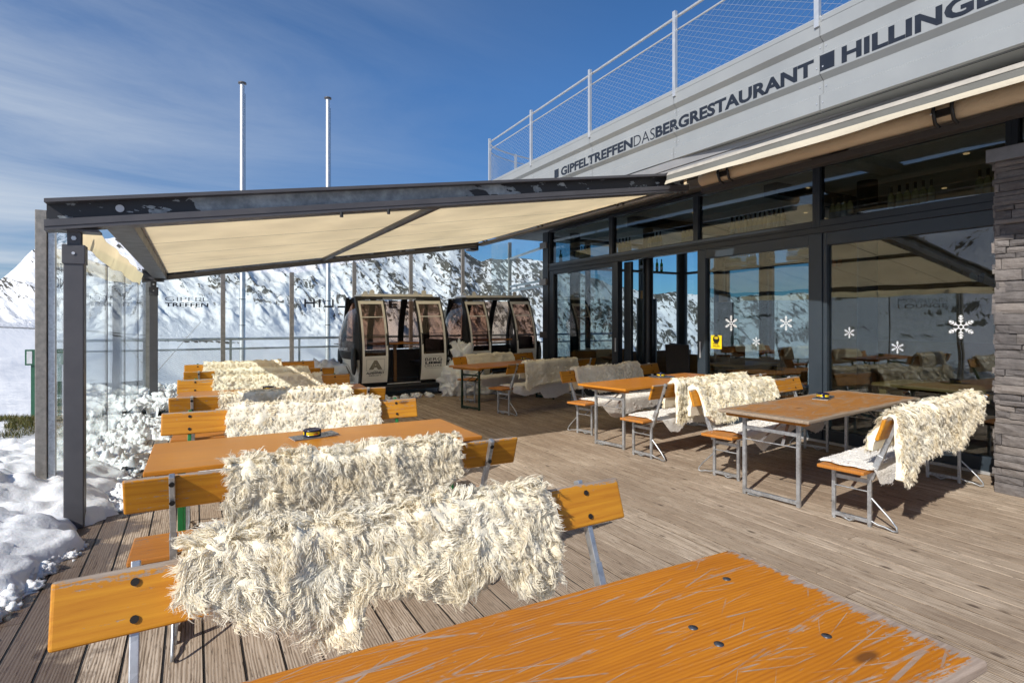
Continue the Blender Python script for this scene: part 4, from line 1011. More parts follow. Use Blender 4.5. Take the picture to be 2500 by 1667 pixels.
T2 = put(make_table(2.0, .80, M['wood'], M['green'], 'orange table with a blue tin on it, green legs, between the front benches'), -.235, 3.575, -.6)
T3 = put(copy_tree(T2), -.185, 6.60, -3.5); T3['label'] = 'orange table between the fourth and fifth bench of the left row'
T4 = put(copy_tree(T2), -.13, 9.30, -3.5); T4['label'] = 'orange table between the last two benches of the left row, almost hidden'
R3 = put(make_table(2.38, .82, M['wood_grey'], M['galv'], 'weathered brown table with grey rim on steel legs nearest the stone pillar'), 4.287, 2.775, 7.0)
R2 = put(make_table(2.38, .78, M['wood'], M['galv'], 'glossy orange table on steel legs, middle of the right row'), 4.43, 5.14, 10.0)
R1 = put(make_table(2.38, .78, M['wood'], M['darkgreen'], 'shaded orange table on dark green legs, farthest of the right row'), 4.225, 8.66, 17.0)

# ------------------------------------------------------------------ sheepskins
def arc(poly):
    p = np.array(poly, float); d = np.r_[0, np.cumsum(np.linalg.norm(np.diff(p, axis=0), axis=1))]; return p, d
# profile across a backrest in the bench's (y,z): index 0 = seat side hem ... top ... rear hem
BACK_PROF = [(.135, .18), (.115, .45), (.092, .66), (.016, .850), (.010, .862), (-.012, .867), (-.030, .862), (-.038, .842), (-.050, .62), (-.052, .15)]
BP, BD = arc(BACK_PROF); BTOP = BD[5]
def fur_thing(name, bench, prof, top, xs, hemA, hemB, label, cat, group, n_lock=2500, per=10, ln=.07, wd=.0035, furmat=None, puff=.022, hide_t=.012, curl=.6, seed=1, clump=.0075, base_mat=None, hang=.9, subdiv=(70, 46), lateral=.03, lump=.75):
    """hemA/hemB: [(x, arc length from the top)] on the seat side / rear side; xs: left and right ends"""
    rg_ = np.random.default_rng(seed); pp, dd = arc(prof)
    x0, x1 = xs
    def S(a, b):
        x = x0+(x1-x0)*a
        sa = -np.interp(x, [p[0] for p in hemA], [p[1] for p in hemA]); sb = np.interp(x, [p[0] for p in hemB], [p[1] for p in hemB])
        s = sa+(sb-sa)*b
        e = lateral*fbm(s*5+seed, x*0+seed*3.1, 0, 3)+lateral*.6
        x = x+np.where(a < .5, 1, -1)*np.abs(2*a-1)**6*e*1.0
        y = np.interp(s+top, dd, pp[:, 0]); z = np.interp(s+top, dd, pp[:, 1])
        f = puff*(.95+.85*fbm(x*3.1+seed, s*2.2, 1.0, 3)+lump*(np.abs(fbm(x*11+seed, s*11, 2.0, 3))*1.3-.25))
        return np.stack([x, y, z], -1), s, f
    def Nn(a, b, e=2e-3):
        p0, s, f = S(a, b); pa, _, fa = S(np.clip(a+e, 0, 1), b); pm, _, fm_ = S(np.clip(a-e, 0, 1), b); pb, _, fb_ = S(a, np.clip(b+e*2, 0, 1)); pc, _, fc = S(a, np.clip(b-e*2, 0, 1))
        ta = pa-pm; tb = pb-pc; n = np.cross(ta, tb); n /= np.linalg.norm(n, axis=-1, keepdims=True)+1e-9
        return p0, n, tb/(np.linalg.norm(tb, axis=-1, keepdims=True)+1e-9), ta/(np.linalg.norm(ta, axis=-1, keepdims=True)+1e-9), s, f
    # sign so that the normal at the top looks up
    _, n_, _, _, _, _ = Nn(np.array([.5]), np.array([.5])); 
    pT, nT, *_ = Nn(np.full(9, .5), np.linspace(.05, .95, 9)); ctr = np.array([0, pp[:, 0].mean(), .3]); 
    sg = 1 if nT[np.argmax(pT[:, 2])][2] > 0 else -1
    rt = empty(name, bench.matrix_world.to_translation() if False else bench.location, bench.rotation_euler[2], label, cat, group)
    a, b = np.meshgrid(np.linspace(0, 1, subdiv[0]), np.linspace(0, 1, subdiv[1]), indexing='ij')
    p, n, tb, ta, s, f = Nn(a, b); n = n*sg
    outer = p+n*(f[..., None]+.002); inner = p
    # rim closes
    m = MB().slab(outer, -n*(f[..., None]+.001)); m.build('hide', base_mat or M['hide'], rt)
    # locks: strands of a lock share one wavy path and close on its tip
    na_ = int(math.sqrt(n_lock*(x1-x0)/.9)); nb_ = int(n_lock/na_)
    A_, B_ = np.meshgrid((np.arange(na_)+.5)/na_, (np.arange(nb_)+.5)/nb_, indexing='ij')
    ca = np.clip(A_.ravel()+rg_.normal(0, .40/na_, A_.size), 0, 1); cb = np.clip(B_.ravel()+rg_.normal(0, .40/nb_, A_.size), 0, 1)
    K = ca.size
    p, n, tb, ta, s, f = Nn(ca, cb); n = n*sg
    down = np.array([0, 0, -1.0])-n*(-n[:, 2:3]); dl = np.linalg.norm(down, axis=1, keepdims=True); down = down/(dl+1e-6)
    flat = np.clip(1-dl[:, 0]*1.1, 0, 1)[:, None]
    rdir = np.stack([perlin(p[:, 0]*7+seed, s*7, 1.0), perlin(p[:, 0]*7, s*7+seed, 6.0), perlin(p[:, 0]*7, s*7, seed+9.0)], 1)*2.2+rg_.normal(0, .35, (K, 3))
    d0 = down*(.62*(1-flat)+.1)+rdir*curl*(.72+.5*flat)+np.array([1.0, 0, 0])*(rg_.normal(0, .35, K)*flat[:, 0])[:, None]
    ed = np.clip((np.abs(ca-.5)-.44)/.06, 0, 1)[:, None]*np.sign(ca-.5)[:, None]*(-1 if False else 1)
    d0 = d0+ta*ed*.35
    d0 = d0-n*(d0*n).sum(1, keepdims=True); d0 /= np.linalg.norm(d0, axis=1, keepdims=True)+1e-6
    side = np.cross(n, d0)
    lk = ln*np.clip(rg_.normal(1, .25, K), .45, 1.7)
    rise = np.clip(.26+.14*flat[:, 0]+rg_.normal(0, .12, K), .05, .6)
    tintk = np.clip(.58+.55*fbm(p[:, 0]*5, s*6, seed, 3)+rg_.normal(0, .10, K), 0, 1)
    idx = np.repeat(np.arange(K), per); Nst = idx.size
    off = rg_.normal(0, clump, (Nst, 2))
    L_ = 7; ts = np.linspace(0, 1, L_)
    ph = rg_.uniform(0, 6.28, K)[idx]+rg_.normal(0, .35, Nst); amp = lk[idx]*.22*curl*np.clip(rg_.normal(1, .35, K), .2, 2)[idx]; wn_ = rg_.uniform(5.5, 10.5, K)[idx]
    ls = rg_.normal(1, .14, Nst)*lk[idx]; jt = rg_.normal(0, .10, (Nst, 2))*lk[idx][:, None]
    N_, D_, S_ = n[idx], d0[idx], side[idx]; P0 = p[idx]+N_*(f[idx][:, None]*.80)
    tw = rg_.normal(0, .35, Nst); wv = S_*np.cos(tw)[:, None]+N_*np.sin(tw)[:, None]
    rr_ = rise[idx]; rows = []
    for t in ts:
        close = (1-.75*t**.8)
        q = P0+ta[idx]*(off[:, :1]*close)+tb[idx]*(off[:, 1:]*close)
        q = q+N_*(ls*(rr_*math.sin(t*2.3)*1.0+.05*t))[:, None]+D_*(ls*hang*(t**1.25))[:, None]
        q = q+S_*(amp*np.sin(ph+t*wn_)*t**.7+jt[:, 0]*t)[:, None]+N_*(amp*.6*np.cos(ph+t*wn_)*t**.7)[:, None]
        w = wd*(1-t**3)*.5+.0004
        rows.append(q-wv*w); rows.append(q+wv*w)
    Vv = np.stack(rows, 1); nv = Vv.shape[1]
    o_ = (np.arange(Nst)*nv)[:, None, None]
    fq = np.array([[2*i, 2*i+1, 2*i+3, 2*i+2] for i in range(L_-1)])[None]
    Fq_ = (o_+fq).reshape(-1, 4)
    tv = np.repeat(np.clip(tintk[idx]+rg_.normal(0, .05, Nst), 0, 1), nv)
    mesh_np('wool', Vv.reshape(-1, 3), Fq_, furmat or M['fur'], rt, True, tv)
    return rt
SKG = 'sheepskins laid over the bench backrests'
def flip(h, L): return [(L-x, d) for x, d in h][::-1]
def skin(key, xs, seat, rear, label, L, face, **kw):
    """xs, seat, rear measured from the bench's left end as seen in the photograph"""
    if face < 0: xs = (L-xs[1], L-xs[0]); seat = flip(seat, L); rear = flip(rear, L)
    return fur_thing('sheepskin', BEN[key], BACK_PROF, BTOP, xs, seat, rear, label, 'sheepskin', SKG, **kw)
def T(z): return max(.03, .875-z)
skin('B1', (.31, 1.60), [(.25, .14), (.36, T(.74)), (.45, T(.665)), (.60, T(.63)), (.70, T(.54)), (.78, T(.56)), (.84, T(.66)), (.95, T(.65)), (1.06, T(.59)), (1.16, T(.57)), (1.27, T(.635)), (1.33, T(.64)), (1.40, T(.53)), (1.50, T(.50)), (1.58, T(.52)), (1.64, T(.70))],
     [(.2, .16), (.5, .26), (.8, .24), (1.1, .34), (1.3, .40), (1.7, .2)], 'large fluffy cream sheepskin over the frontmost bench back, hanging down in front', BL, -1,
     n_lock=9000, per=10, ln=0.046, wd=0.0034, seed=11, clump=.0070, puff=0.04, curl=0.95, subdiv=(110, 70))
skin('B2', (.40, 1.62), [(.2, .2), (.8, .26), (1.7, .2)], [(.36, T(.60)), (.5, T(.58)), (.8, T(.62)), (1.2, T(.60)), (1.5, T(.62)), (1.62, T(.70))],
     'fluffy cream sheepskin over the second bench back, wide and square edged', BL, 1, n_lock=7000, per=9, ln=0.046, wd=0.0038, seed=23, puff=0.038, curl=0.95, subdiv=(100, 60))
skin('B3', (.43, 1.67), [(.2, T(.62)), (.9, T(.60)), (1.8, T(.63))], [(.2, .3), (1.8, .3)], 'short curled cream sheepskin behind the table with the blue tin, left row', BL, -1, n_lock=4000, per=8, ln=0.028, wd=0.0045, seed=31, curl=.9, puff=0.036, lump=0.45)
skin('B4', (.41, 1.64), [(.2, .3), (1.8, .3)], [(.2, T(.66)), (1.8, T(.66))], 'cream sheepskin over the fourth bench back of the left row, partly in shade', BL, 1, n_lock=2800, per=8, ln=0.034, wd=0.0055, seed=37, curl=.8, puff=0.034, lump=0.45)
skin('B5', (.36, 1.67), [(.2, T(.62)), (1.8, T(.62))], [(.2, .3), (1.8, .3)], 'cream sheepskin over the fifth bench back of the left row, half in shadow', BL, -1, n_lock=2400, per=7, ln=0.032, wd=0.006, seed=41, curl=.8, puff=0.034, lump=0.45)
skin('B6', (.37, 1.66), [(.2, .3), (1.8, .3)], [(.2, T(.68)), (1.8, T(.68))], 'cream sheepskin, second from last in the left row, only its upper edge showing', BL, 1, n_lock=1200, per=8, ln=0.034, wd=.007, seed=43, curl=.7, puff=0.032, lump=0.45)
skin('B7', (.27, 1.46), [(.2, T(.64)), (1.8, T(.64))], [(.2, .3), (1.8, .3)], 'cream sheepskin over the last bench back of the left row near the net fence', BL, -1, n_lock=1200, per=8, ln=0.03, wd=.007, seed=47, curl=.7, puff=0.032, lump=0.45)
skin('R6', (.09, 1.98), [(.0, .3), (2.1, .3)], [(.0, T(.46)), (.12, T(.40)), (.30, T(.385)), (.38, T(.52)), (.55, T(.53)), (.95, T(.55)), (1.15, T(.505)), (1.28, T(.49)), (1.45, T(.58)), (1.75, T(.66)), (2.0, T(.78))],
     'shaggy cream sheepskin hanging low over the bench back beside the stone pillar', BR, 1, n_lock=6500, per=9, ln=0.046, wd=0.0042, seed=53, puff=0.04, curl=0.75, subdiv=(100, 60))
skin('R5', (.07, 1.60), [(.0, .30), (.10, T(.58)), (.22, T(.50)), (.48, T(.49)), (.60, T(.51)), (.75, T(.60)), (1.2, T(.60)), (1.7, T(.66))], [(.0, .3), (2.0, .3)],
     'thick curly cream sheepskin over the bench back behind the weathered table', BR, -1, furmat=M['fur_y'], n_lock=5000, per=8, ln=0.03, wd=0.0046, seed=59, curl=.9, puff=0.04, lump=0.6)
skin('R4', (.34, 1.86), [(.2, .34), (2.0, .3)], [(.30, T(.42)), (.42, T(.40)), (.62, T(.46)), (.70, T(.60)), (1.0, T(.66)), (2.0, T(.68))],
     'cream sheepskin with one long lobe on the bench before the glossy middle table', BR, 1, furmat=M['fur_y'], n_lock=4000, per=8, ln=0.034, wd=0.0048, seed=61, curl=.8, puff=0.036, lump=0.6)
skin('R3', (.25, 1.80), [(.2, .30), (.4, T(.60)), (.7, T(.48)), (.9, T(.50)), (1.2, T(.58)), (2.0, T(.62))], [(.2, .3), (2.0, .3)],
     'dense cream sheepskin, shaded above and sunlit below, in front of the open door', BR, -1, n_lock=3800, per=8, ln=0.028, wd=0.0052, seed=67, curl=.8, puff=0.038, lump=0.6)
skin('R2', (.35, 1.74), [(.2, .3), (2.0, .3)], [(.30, T(.42)), (.42, T(.40)), (.55, T(.46)), (.85, T(.52)), (1.15, T(.54)), (1.8, T(.70))],
     'shaded beige sheepskin on the bench in front of the dark legged table', BR, 1, furmat=M['fur_y'], n_lock=3400, per=7, ln=0.024, wd=0.0055, seed=71, curl=.9, puff=0.034, lump=0.6)
skin('R1', (.30, 1.68), [(.2, T(.64)), (2.0, T(.66))], [(.2, .3), (2.0, .3)], 'shaded beige sheepskin over the bench in front of the rear gondola cabin', BR, -1, furmat=M['fur_y'], n_lock=2400, per=7, ln=0.022, wd=0.0065, seed=73, curl=.8, puff=0.034, lump=0.6)
# white fleece pads on the seats
SEAT_PROF = [(.100, .15), (.102, .42), (.118, .456), (.20, .462), (.29, .463), (.38, .462), (.462, .458), (.482, .440), (.486, .40), (.484, .12)]
SP_, SD_ = arc(SEAT_PROF); STOP = SD_[4]
def pad(key, xs, rear, front, label, L, face, n=4800, seed=5, wd=.0030, ln=.013):
    if face < 0: xs = (L-xs[1], L-xs[0]); rear = flip(rear, L); front = flip(front, L)
    return fur_thing('seat_fleece', BEN[key], SEAT_PROF, STOP, xs, rear, front, label, 'seat pad', 'white fleece pads on the bench seats', n_lock=n, per=7, ln=ln, wd=wd, furmat=M['fleece'], base_mat=M['fleece_b'], puff=.013, curl=.9, seed=seed, clump=.009, hang=.7, subdiv=(110, 50), lateral=.06, lump=.2)
c1 = lambda v: [(0, v), (2.4, v)]
pad('B1', (.70, 1.78), c1(.165), c1(.17), 'white fleece pad on the front bench, edge showing above the scratched table', BL, -1, seed=81)
pad('B2', (.27, 1.72), c1(.165), c1(.17), 'white fleece pad on the second bench seat, rounded end beside the post', BL, 1, seed=82)
pad('B3', (.22, 1.7), c1(.165), c1(.19), 'white fleece pad under the third bench back, beside the green strut', BL, -1, 900, seed=83, wd=.006)
pad('R6', (.03, 2.0), [(0, .17), (.12, .18), (.22, .30), (.42, .32), (.6, .2), (2.4, .18)], c1(.178), 'white fleece pad on the bench nearest the stone pillar, bulging at the back', BR, 1, 2600, seed=84)
pad('R5', (.16, 1.9), c1(.165), [(0, .20), (.25, .20), (.45, .34), (.52, .38), (.62, .34), (.9, .27), (1.3, .22), (1.7, .34), (2.4, .25)], 'white fleece pad draping over the front of the seat behind the weathered table', BR, -1, 2200, seed=85, wd=.0045)
pad('R4', (.12, 2.0), [(0, .18), (.3, .2), (.45, .34), (.6, .36), (.75, .27), (1.1, .30), (1.4, .40), (1.8, .32), (2.4, .22)], c1(.172), 'white fleece pad with sagging rear edge on the bench before the glossy table', BR, 1, 2000, seed=86, wd=.0045)
pad('R3', (.20, 2.15), c1(.165), [(0, .22), (.3, .24), (.5, .40), (.62, .44), (.9, .40), (1.3, .36), (1.5, .37), (1.8, .30), (2.4, .26)], 'white fleece pad draping far down the front of the seat near the open door', BR, -1, 2200, seed=87, wd=.005)
pad('R2', (.22, 2.1), [(0, .2), (.5, .34), (.9, .30), (1.0, .42), (1.3, .44), (1.7, .36), (2.4, .25)], c1(.172), 'shaded white fleece pad sagging behind the bench at the dark legged table', BR, 1, 1500, seed=88, wd=.006)
pad('R1', (.25, 2.1), c1(.165), [(0, .24), (.4, .34), (.6, .38), (1.0, .33), (1.4, .36), (2.4, .3)], 'shaded white fleece pad on the bench in front of the rear gondola cabin', BR, -1, 1300, seed=89, wd=.006)

# ------------------------------------------------------------------ tins on menus
def ashtray(loc, rz, lab_t, lab_m, round_menu=False, lid=False):
    mn = empty('menu', loc, rz, lab_m, 'menu', 'menus lying on the tables'); m = MB()
    if round_menu: m.lathe([(.17, 0), (.185, .006), (.18, .008), (.0, .008)], (0, 0, 0), 28)
    else: m.slab([[(x, y, .004+.010*max(0, x/.15)**3) for y in np.linspace(-.075, .075, 6)] for x in np.linspace(-.15, .15, 14)], (0, 0, .004))
    m.build('cover', M['paper'], mn)
    if not round_menu: MB().slab([[(x, y, .0005+.008*max(0, x/.15)**3) for y in np.linspace(-.073, .073, 5)] for x in np.linspace(-.148, .149, 10)], (0, 0, .003)).build('pages', M['paper_w'], mn)
    z0 = .0085 if not round_menu else .009
    t = empty('ashtray', (loc[0]-.01, loc[1], loc[2]+z0), rz, lab_t, 'ashtray', 'blue tin ashtrays on the tables')
    MB().lathe([(.054, 0), (.060, .003), (.060, .010), (.0575, .012), (.0575, .034), (.061, .036), (.061, .044), (.055, .047), (.050, .042), (.0, .041)], n=28).build('tin', M['navy'], t)
    lb = MB()
    for a0 in (-100, 140, 20):
        P = [[(.0585*math.cos(R(a)), .0585*math.sin(R(a)), z) for z in (.0125, .0335)] for a in np.linspace(a0-48, a0+48, 12)]; lb.grid(P)
        P2 = [[(.0590*math.cos(R(a)), .0590*math.sin(R(a)), z) for z in (.022, .030)] for a in np.linspace(a0-20, a0+34, 8)]
    lo = lb.build('label', M['yellow'], t)
    for a0 in (-100, 140, 20): MB().grid([[(.0589*math.cos(R(a)), .0589*math.sin(R(a)), z) for z in (.0235, .0285)] for a in np.linspace(a0-34, a0+34, 10)]).build('print', M['navy'], lo)
    for a0 in (-85, 155, 35): MB().grid([[(.0589*math.cos(R(a)), .0589*math.sin(R(a)), z) for z in (.0150, .0205)] for a in np.linspace(a0-14, a0+14, 5)]).build('print', M['red'], lo)
    if lid: MB().lathe([(.03, .041), (.034, .05), (.02, .058), (.0, .059)], n=16).build('knob', M['navy'], t)
    return t
p = onZ(766, 1066, .765); ashtray(p, R(8), 'dark blue ashtray tin with yellow label on the front left table', 'grey brochure under the tin on the front left table')
p = onZ(646, 949, .765); ashtray((p[0]+.02, 7.0, .766), R(0), 'dark blue ashtray tin peeping over the fourth bench back', 'brochure on the table behind the fourth bench')
p = onZ(2010, 972, .765); ashtray(p, R(20), 'dark blue ashtray tin with yellow label on the weathered brown table', 'dark brochure on the weathered brown table')
p = onZ(1615, 920, .765); ashtray(p, R(20), 'blue ashtray tin with a knob on the glossy orange table', 'round dark tray on the glossy orange table', True, True)
p = onZ(1279, 878, .765); ashtray(p, R(20), 'small ashtray tin on the shaded table with dark green legs', 'dark brochure on the shaded table with dark green legs')
# ------------------------------------------------------------------ gondola cabins
CL, CD = 1.72, 1.50
_zf = [.20, .45, .8, 1.1, 1.4, 1.75, 2.05]; _yf = [.17, .06, .0, .015, .08, .22, .41]
_zl = [.22, .6, .95, 1.25, 1.6, 1.85, 2.05]; _xl = [.06, -.10, -.25, -.24, -.12, .03, .20]
from mathutils import geometry
def smooth_interp(z, zs, vs):
    # Catmull-like: average of a few linear samples
    return float(np.mean([np.interp(z+d, zs, vs) for d in (-.12, -.06, 0, .06, .12)]))
def fy(z): return smooth_interp(z, _zf, _yf)
def xl(z): return smooth_interp(z, _zl, _xl)
def front(x, z, out=0.): return (x, fy(z)-out, z)
def back(x, z, out=0.): return (x, CD-fy(z)+out, z)
def endp(side, v, z, out=0.):
    y0, y1 = fy(z), CD-fy(z); y = y0+(y1-y0)*v
    k = math.sin(math.pi*min(max(v, 0), 1))**.55
    x = .0+(xl(z)-out-.0)*k - (out if k < .05 else 0)*0
    return (x, y, z) if side == 0 else (CL-x, y, z)
def strip(mb, fn, a0, a1, b0, b1, na=2, nb=10, th=(0, .03, 0)):
    P = [[fn(a0+(a1-a0)*i/(na-1), b0+(b1-b0)*j/(nb-1)) for j in range(nb)] for i in range(na)]
    mb.slab(P, th); return mb
def make_cabin(lab):
    rt = empty('gondola_cabin', (0, 0, 0), 0, lab, 'gondola cabin', 'retired gondola cabins at the end of the deck')
    f = front
    # structure: seals round the openings
    m = MB()
    for a, b in ((-.02, .0), (CL, CL+.02)): strip(m, lambda x, z: f(x, z, .02), a, b, .22, 2.05, 2, 18, (0, .10, 0))
    for a, b in ((-.045, .02), (CL-.02, CL+.045)): strip(m, lambda x, z: back(x, z, -.06), a, b, .22, 2.05, 2, 18, (0, .06, 0))
    for x in (.46, 1.14): strip(m, lambda u, z: back(u, z, -.05), x, x+.12, .9, 2.02, 2, 14, (0, .05, 0))
    for side in (0, 1):
        for v0, v1 in ((.0, .09), (.91, 1.)): strip(m, lambda v, z: endp(side, v, z), v0, v1, .86, 2.02, 3, 14, (.03 if side == 0 else -.03, 0, 0))
        strip(m, lambda v, z: endp(side, v, z, .012), .02, .98, .78, .93, 16, 3, (.03 if side == 0 else -.03, 0, 0))
        strip(m, lambda v, z: endp(side, v, z), .05, .95, 1.93, 2.05, 14, 3, (.03 if side == 0 else -.03, 0, 0))
    strip(m, lambda x, z: f(x, z, -.005), .0, CL, 1.985, 2.05, 2, 3, (0, .08, 0)); strip(m, lambda x, z: f(x, z, -.005), .0, CL, .20, .27, 2, 3, (0, .08, 0))
    m.build('frame', M['sealant'], rt)
    # lower shell
    m = MB()
    for side in (0, 1):
        m = MB(); strip(m, lambda v, z: endp(side, v, z), .03, .97, .24, .78, 18, 8, (.025 if side == 0 else -.025, 0, 0)); shell = m.build('end_panel', M['beige'], rt)
        lg = MB(); d = .03
        for v0, v1, z0, z1 in ((.40, .41, .34, .66), (.76, .77, .34, .66), (.41, .76, .34, .348), (.41, .76, .652, .66)): strip(lg, lambda v, z: endp(side, v, z, .006), v0, v1, z0, z1, 3, 3, (.002, 0, 0))
        text_on(lg, 'A', lambda a, b: endp(side, .47+.23*(a if side == 0 else 1-a) if side else .70-.23*a, .38+.24*b, .008), .05)
        lg.build('emblem', M['logo_stone'], shell)
    m = MB(); strip(m, lambda x, z: back(x, z), .0, CL, .24, .88, 2, 8, (0, -.03, 0)); m.build('back_panel', M['cab_dark'], rt)
    m = MB(); strip(m, lambda x, z: back(x, z, -.02), .03, CL-.03, .90, 1.98, 2, 14, (0, -.008, 0)); m.build('back_window', M['bronze'], rt)
    m = MB()
    for side in (1, 0):
        m = MB(); strip(m, lambda v, z: endp(side, v, z, .004), .07, .93, .93, 1.95, 20, 14, (.008 if side == 0 else -.008, 0, 0)); ew = m.build('end_window', M['cabin_glass'], rt)
    for wd_, v0_, v1_ in (('DAS', .90, .80), ('ALPENWELT', .77, .47), ('RESORT', .44, .20)):
        m = MB(); text_on(m, wd_, lambda a, b: endp(0, v0_+(v1_-v0_)*a, .955+.055*b, .016), .01); m.build('window_lettering', M['white'], ew)
    # roof
    m = MB(); pr = [(.0, 2.05), (.06, 2.10), (.14, 2.125)]
    m.slab([[(.10+.12*s, .40+.10*s, 2.03+.05*min(1, s*1.3)), (CL-.10-.12*s, .40+.10*s, 2.03+.05*min(1, s*1.3))] for s in (0, .5, 1)], (0, 0, .02))
    m.slab([[(.10+.12*s, CD-.40-.10*s, 2.03+.05*min(1, s*1.3)), (CL-.10-.12*s, CD-.40-.10*s, 2.03+.05*min(1, s*1.3))] for s in (0, .5, 1)], (0, 0, .02))
    m.box((.12, .42, 2.06), (CL-.12, CD-.42, 2.105)); roof = m.build('roof', M['beige'], rt, .01)
    for x, y in ((.34, .47), (1.42, .47), (.34, CD-.47), (1.42, CD-.47)):
        lg = MB().tube([(x, y-.012, 2.145), (x, y+.012, 2.145)], .05, 14).box((x-.05, y-.011, 2.10), (x+.05, y+.011, 2.145)); lg.build('lifting_lug', M['beige'], roof)
    # floor and dolly
    MB().box((.02, .08, .20), (CL-.02, CD-.08, .235)).build('floor', M['cab_dark'], rt)
    m = MB().box((-.05, .10, .115), (CL+.04, .24, .195)).box((-.05, CD-.2, .115), (CL+.04, CD-.06, .195)).box((-.05, .2, .12), (.12, CD-.2, .19)).box((CL-.12, .2, .12), (CL+.04, CD-.2, .19)); dol = m.build('dolly', M['black'], rt, .004)
    for x, y in ((.10, .12), (CL-.10, .12), (.10, CD-.05), (CL-.10, CD-.05)):
        c = MB(); c.bar((x-.02, y, .115), (x-.045, y, .06), .05, .006, (1, 0, 0)); c.bar((x+.03, y-.03, .12), (x-.0, y-.03, .055), .004, .05); c.bar((x+.03, y+.03, .12), (x-.0, y+.03, .055), .004, .05)
        co = c.build('castor', M['galv'], dol); 
        w = MB().tube([(x, y-.018, .056), (x, y+.018, .056)], .056, 18); w.build('castor', M['black'], dol)
        MB().tube([(x, y-.022, .056), (x, y+.022, .056)], .028, 12).build('castor', M['galv'], dol)
    m = MB()
    for z in (2.0, .262): m.tube([(.52, fy(z)-.035, z), (1.2, fy(z)-.035, z)], .013, 8)
    m.build('door_rail', M['galv'], rt)
    # doors
    for k, (x0, x1) in enumerate(((.0, .525), (1.165, CL))):
        o_ = .055; d = MB(); b = .058
        def fd(x, z): return f(x, z, o_)
        strip(d, fd, x0+.018, x0+b, .31, 1.955, 2, 18, (0, .03, 0)); strip(d, fd, x1-b, x1-.018, .31, 1.955, 2, 18, (0, .03, 0))
        strip(d, fd, x0+b, x1-b, 1.89, 1.955, 2, 3, (0, .03, 0)); strip(d, fd, x0+b, x1-b, .31, .845, 2, 9, (0, .03, 0))
        strip(d, lambda x, z: f(x, z, o_+.012), x0+b-.02, x1-b+.02, .83, .85, 2, 2, (0, .02, 0)); strip(d, lambda x, z: f(x, z, o_+.012), x0+b-.03, x1-b+.03, 1.615, 1.635, 2, 2, (0, .02, 0))
        do = d.build('door', M['beige'], rt)
        s_ = MB(); strip(s_, lambda x, z: f(x, z, o_-.004), x0-.012, x0+.017, .29, 1.975, 2, 18, (0, .05, 0)); strip(s_, lambda x, z: f(x, z, o_-.004), x1-.017, x1+.012, .29, 1.975, 2, 18, (0, .05, 0)); strip(s_, lambda x, z: f(x, z, o_-.004), x0+.018, x1-.018, 1.957, 1.975, 2, 2, (0, .04, 0)); strip(s_, lambda x, z: f(x, z, o_-.004), x0+b, x1-b, 1.262, 1.272, 2, 2, (0, .012, 0))
        s_.build('door_seal', M['sealant'], do)
        g = MB(); strip(g, lambda x, z: f(x, z, o_-.012), x0+b, x1-b, .845, 1.89, 2, 14, (0, .006, 0)); g.build('door_window', M['bronze'], do)
        hx = x1-.035 if k == 0 else x0+.035
        MB().tube([front(hx, 1.06, o_), front(hx, 1.07, o_+.035), front(hx, 1.27, o_+.035), front(hx, 1.28, o_)], .011, 8).build('door_handle', M['sealant'], do)
        t = MB(); e = o_+.004
        if k == 0:
            for a0, a1, b0, b1 in ((.09, .093, .56, .79), (.437, .44, .56, .79), (.093, .437, .787, .79), (.093, .20, .56, .563), (.32, .437, .56, .563)): strip(t, lambda x, z: f(x, z, e), x0+a0, x0+a1, b0, b1, 2, 3, (0, -.0015, 0))
            text_on(t, 'das', lambda a, b: front(x0+.225+.08*a, .545+.022*b, e), .0)
            text_on(t, 'ALPENWELT', lambda a, b: front(x0+.09+.345*a, .492+.042*b, e), .04); text_on(t, 'RESORT', lambda a, b: front(x0+.145+.235*a, .447+.028*b, e), .0)
            t.build('door_lettering', M['sign'], do); t = MB(); text_on(t, 'A', lambda a, b: front(x0+.135+.26*a, .58+.185*b, e), .10); t.build('door_emblem', M['logo_stone'], do)
        else:
            text_on(t, 'BERG', lambda a, b: front(x0+.085+.36*a, .70+.065*b, e), .006); text_on(t, 'LIEBE', lambda a, b: front(x0+.09+.35*a, .635+.05*b, e), .055); text_on(t, 'DELUXE', lambda a, b: front(x0+.085+.36*a, .575+.045*b, e), .0)
            for z in (.79, .545): strip(t, lambda x, zz: f(x, zz, e), x0+.10, x0+.43, z, z+.003, 2, 2, (0, -.001, 0))
            t.build('door_lettering', M['sign'], do)
    # bumpers
    for y in (.10, CD-.10):
        for sx in (0, 1):
            m = MB(); P = []
            for i in range(13):
                t = math.pi*i/12; z = .75+.27*math.cos(t); r = math.sin(t)**.6*.12+.002; xx = (-.12 if sx == 0 else CL+.12)
                P.append([(xx+.05*math.cos(a)*math.sin(t)+(.02 if sx == 0 else -.02)*0, y+r*math.sin(a), z) for a in np.linspace(0, 2*math.pi, 15)])
            m.grid(P); m.build('bumper', M['sealant'], rt)
    # inside: seats and table
    for x0, x1, bx0 in ((-.05, .38, -.06), (CL-.38, CL+.05, CL-.02)):
        s_ = MB().box((x0, .25, .56), (x1, CD-.25, .64)).box((bx0, .25, .64), (bx0+.08, CD-.25, 1.12)); s_.build('seat', M['leather'], rt, .02)
    MB().box((.42, .42, 1.045), (1.30, CD-.30, 1.075)).build('cabin_table', M['wood'], rt, .004)
    MB().box((.83, .70, .235), (.89, .76, 1.043)).build('table_leg', M['wood_in'], rt)
    return rt
cab1 = make_cabin('beige and black gondola cabin with lettered open doors, nearer one of the pair'); cab1.location = (2.92, 11.27, 0); cab1.rotation_euler = (0, R(-.9), R(-1.5)); cab1.scale = (1.05, 1.04, 1.01)
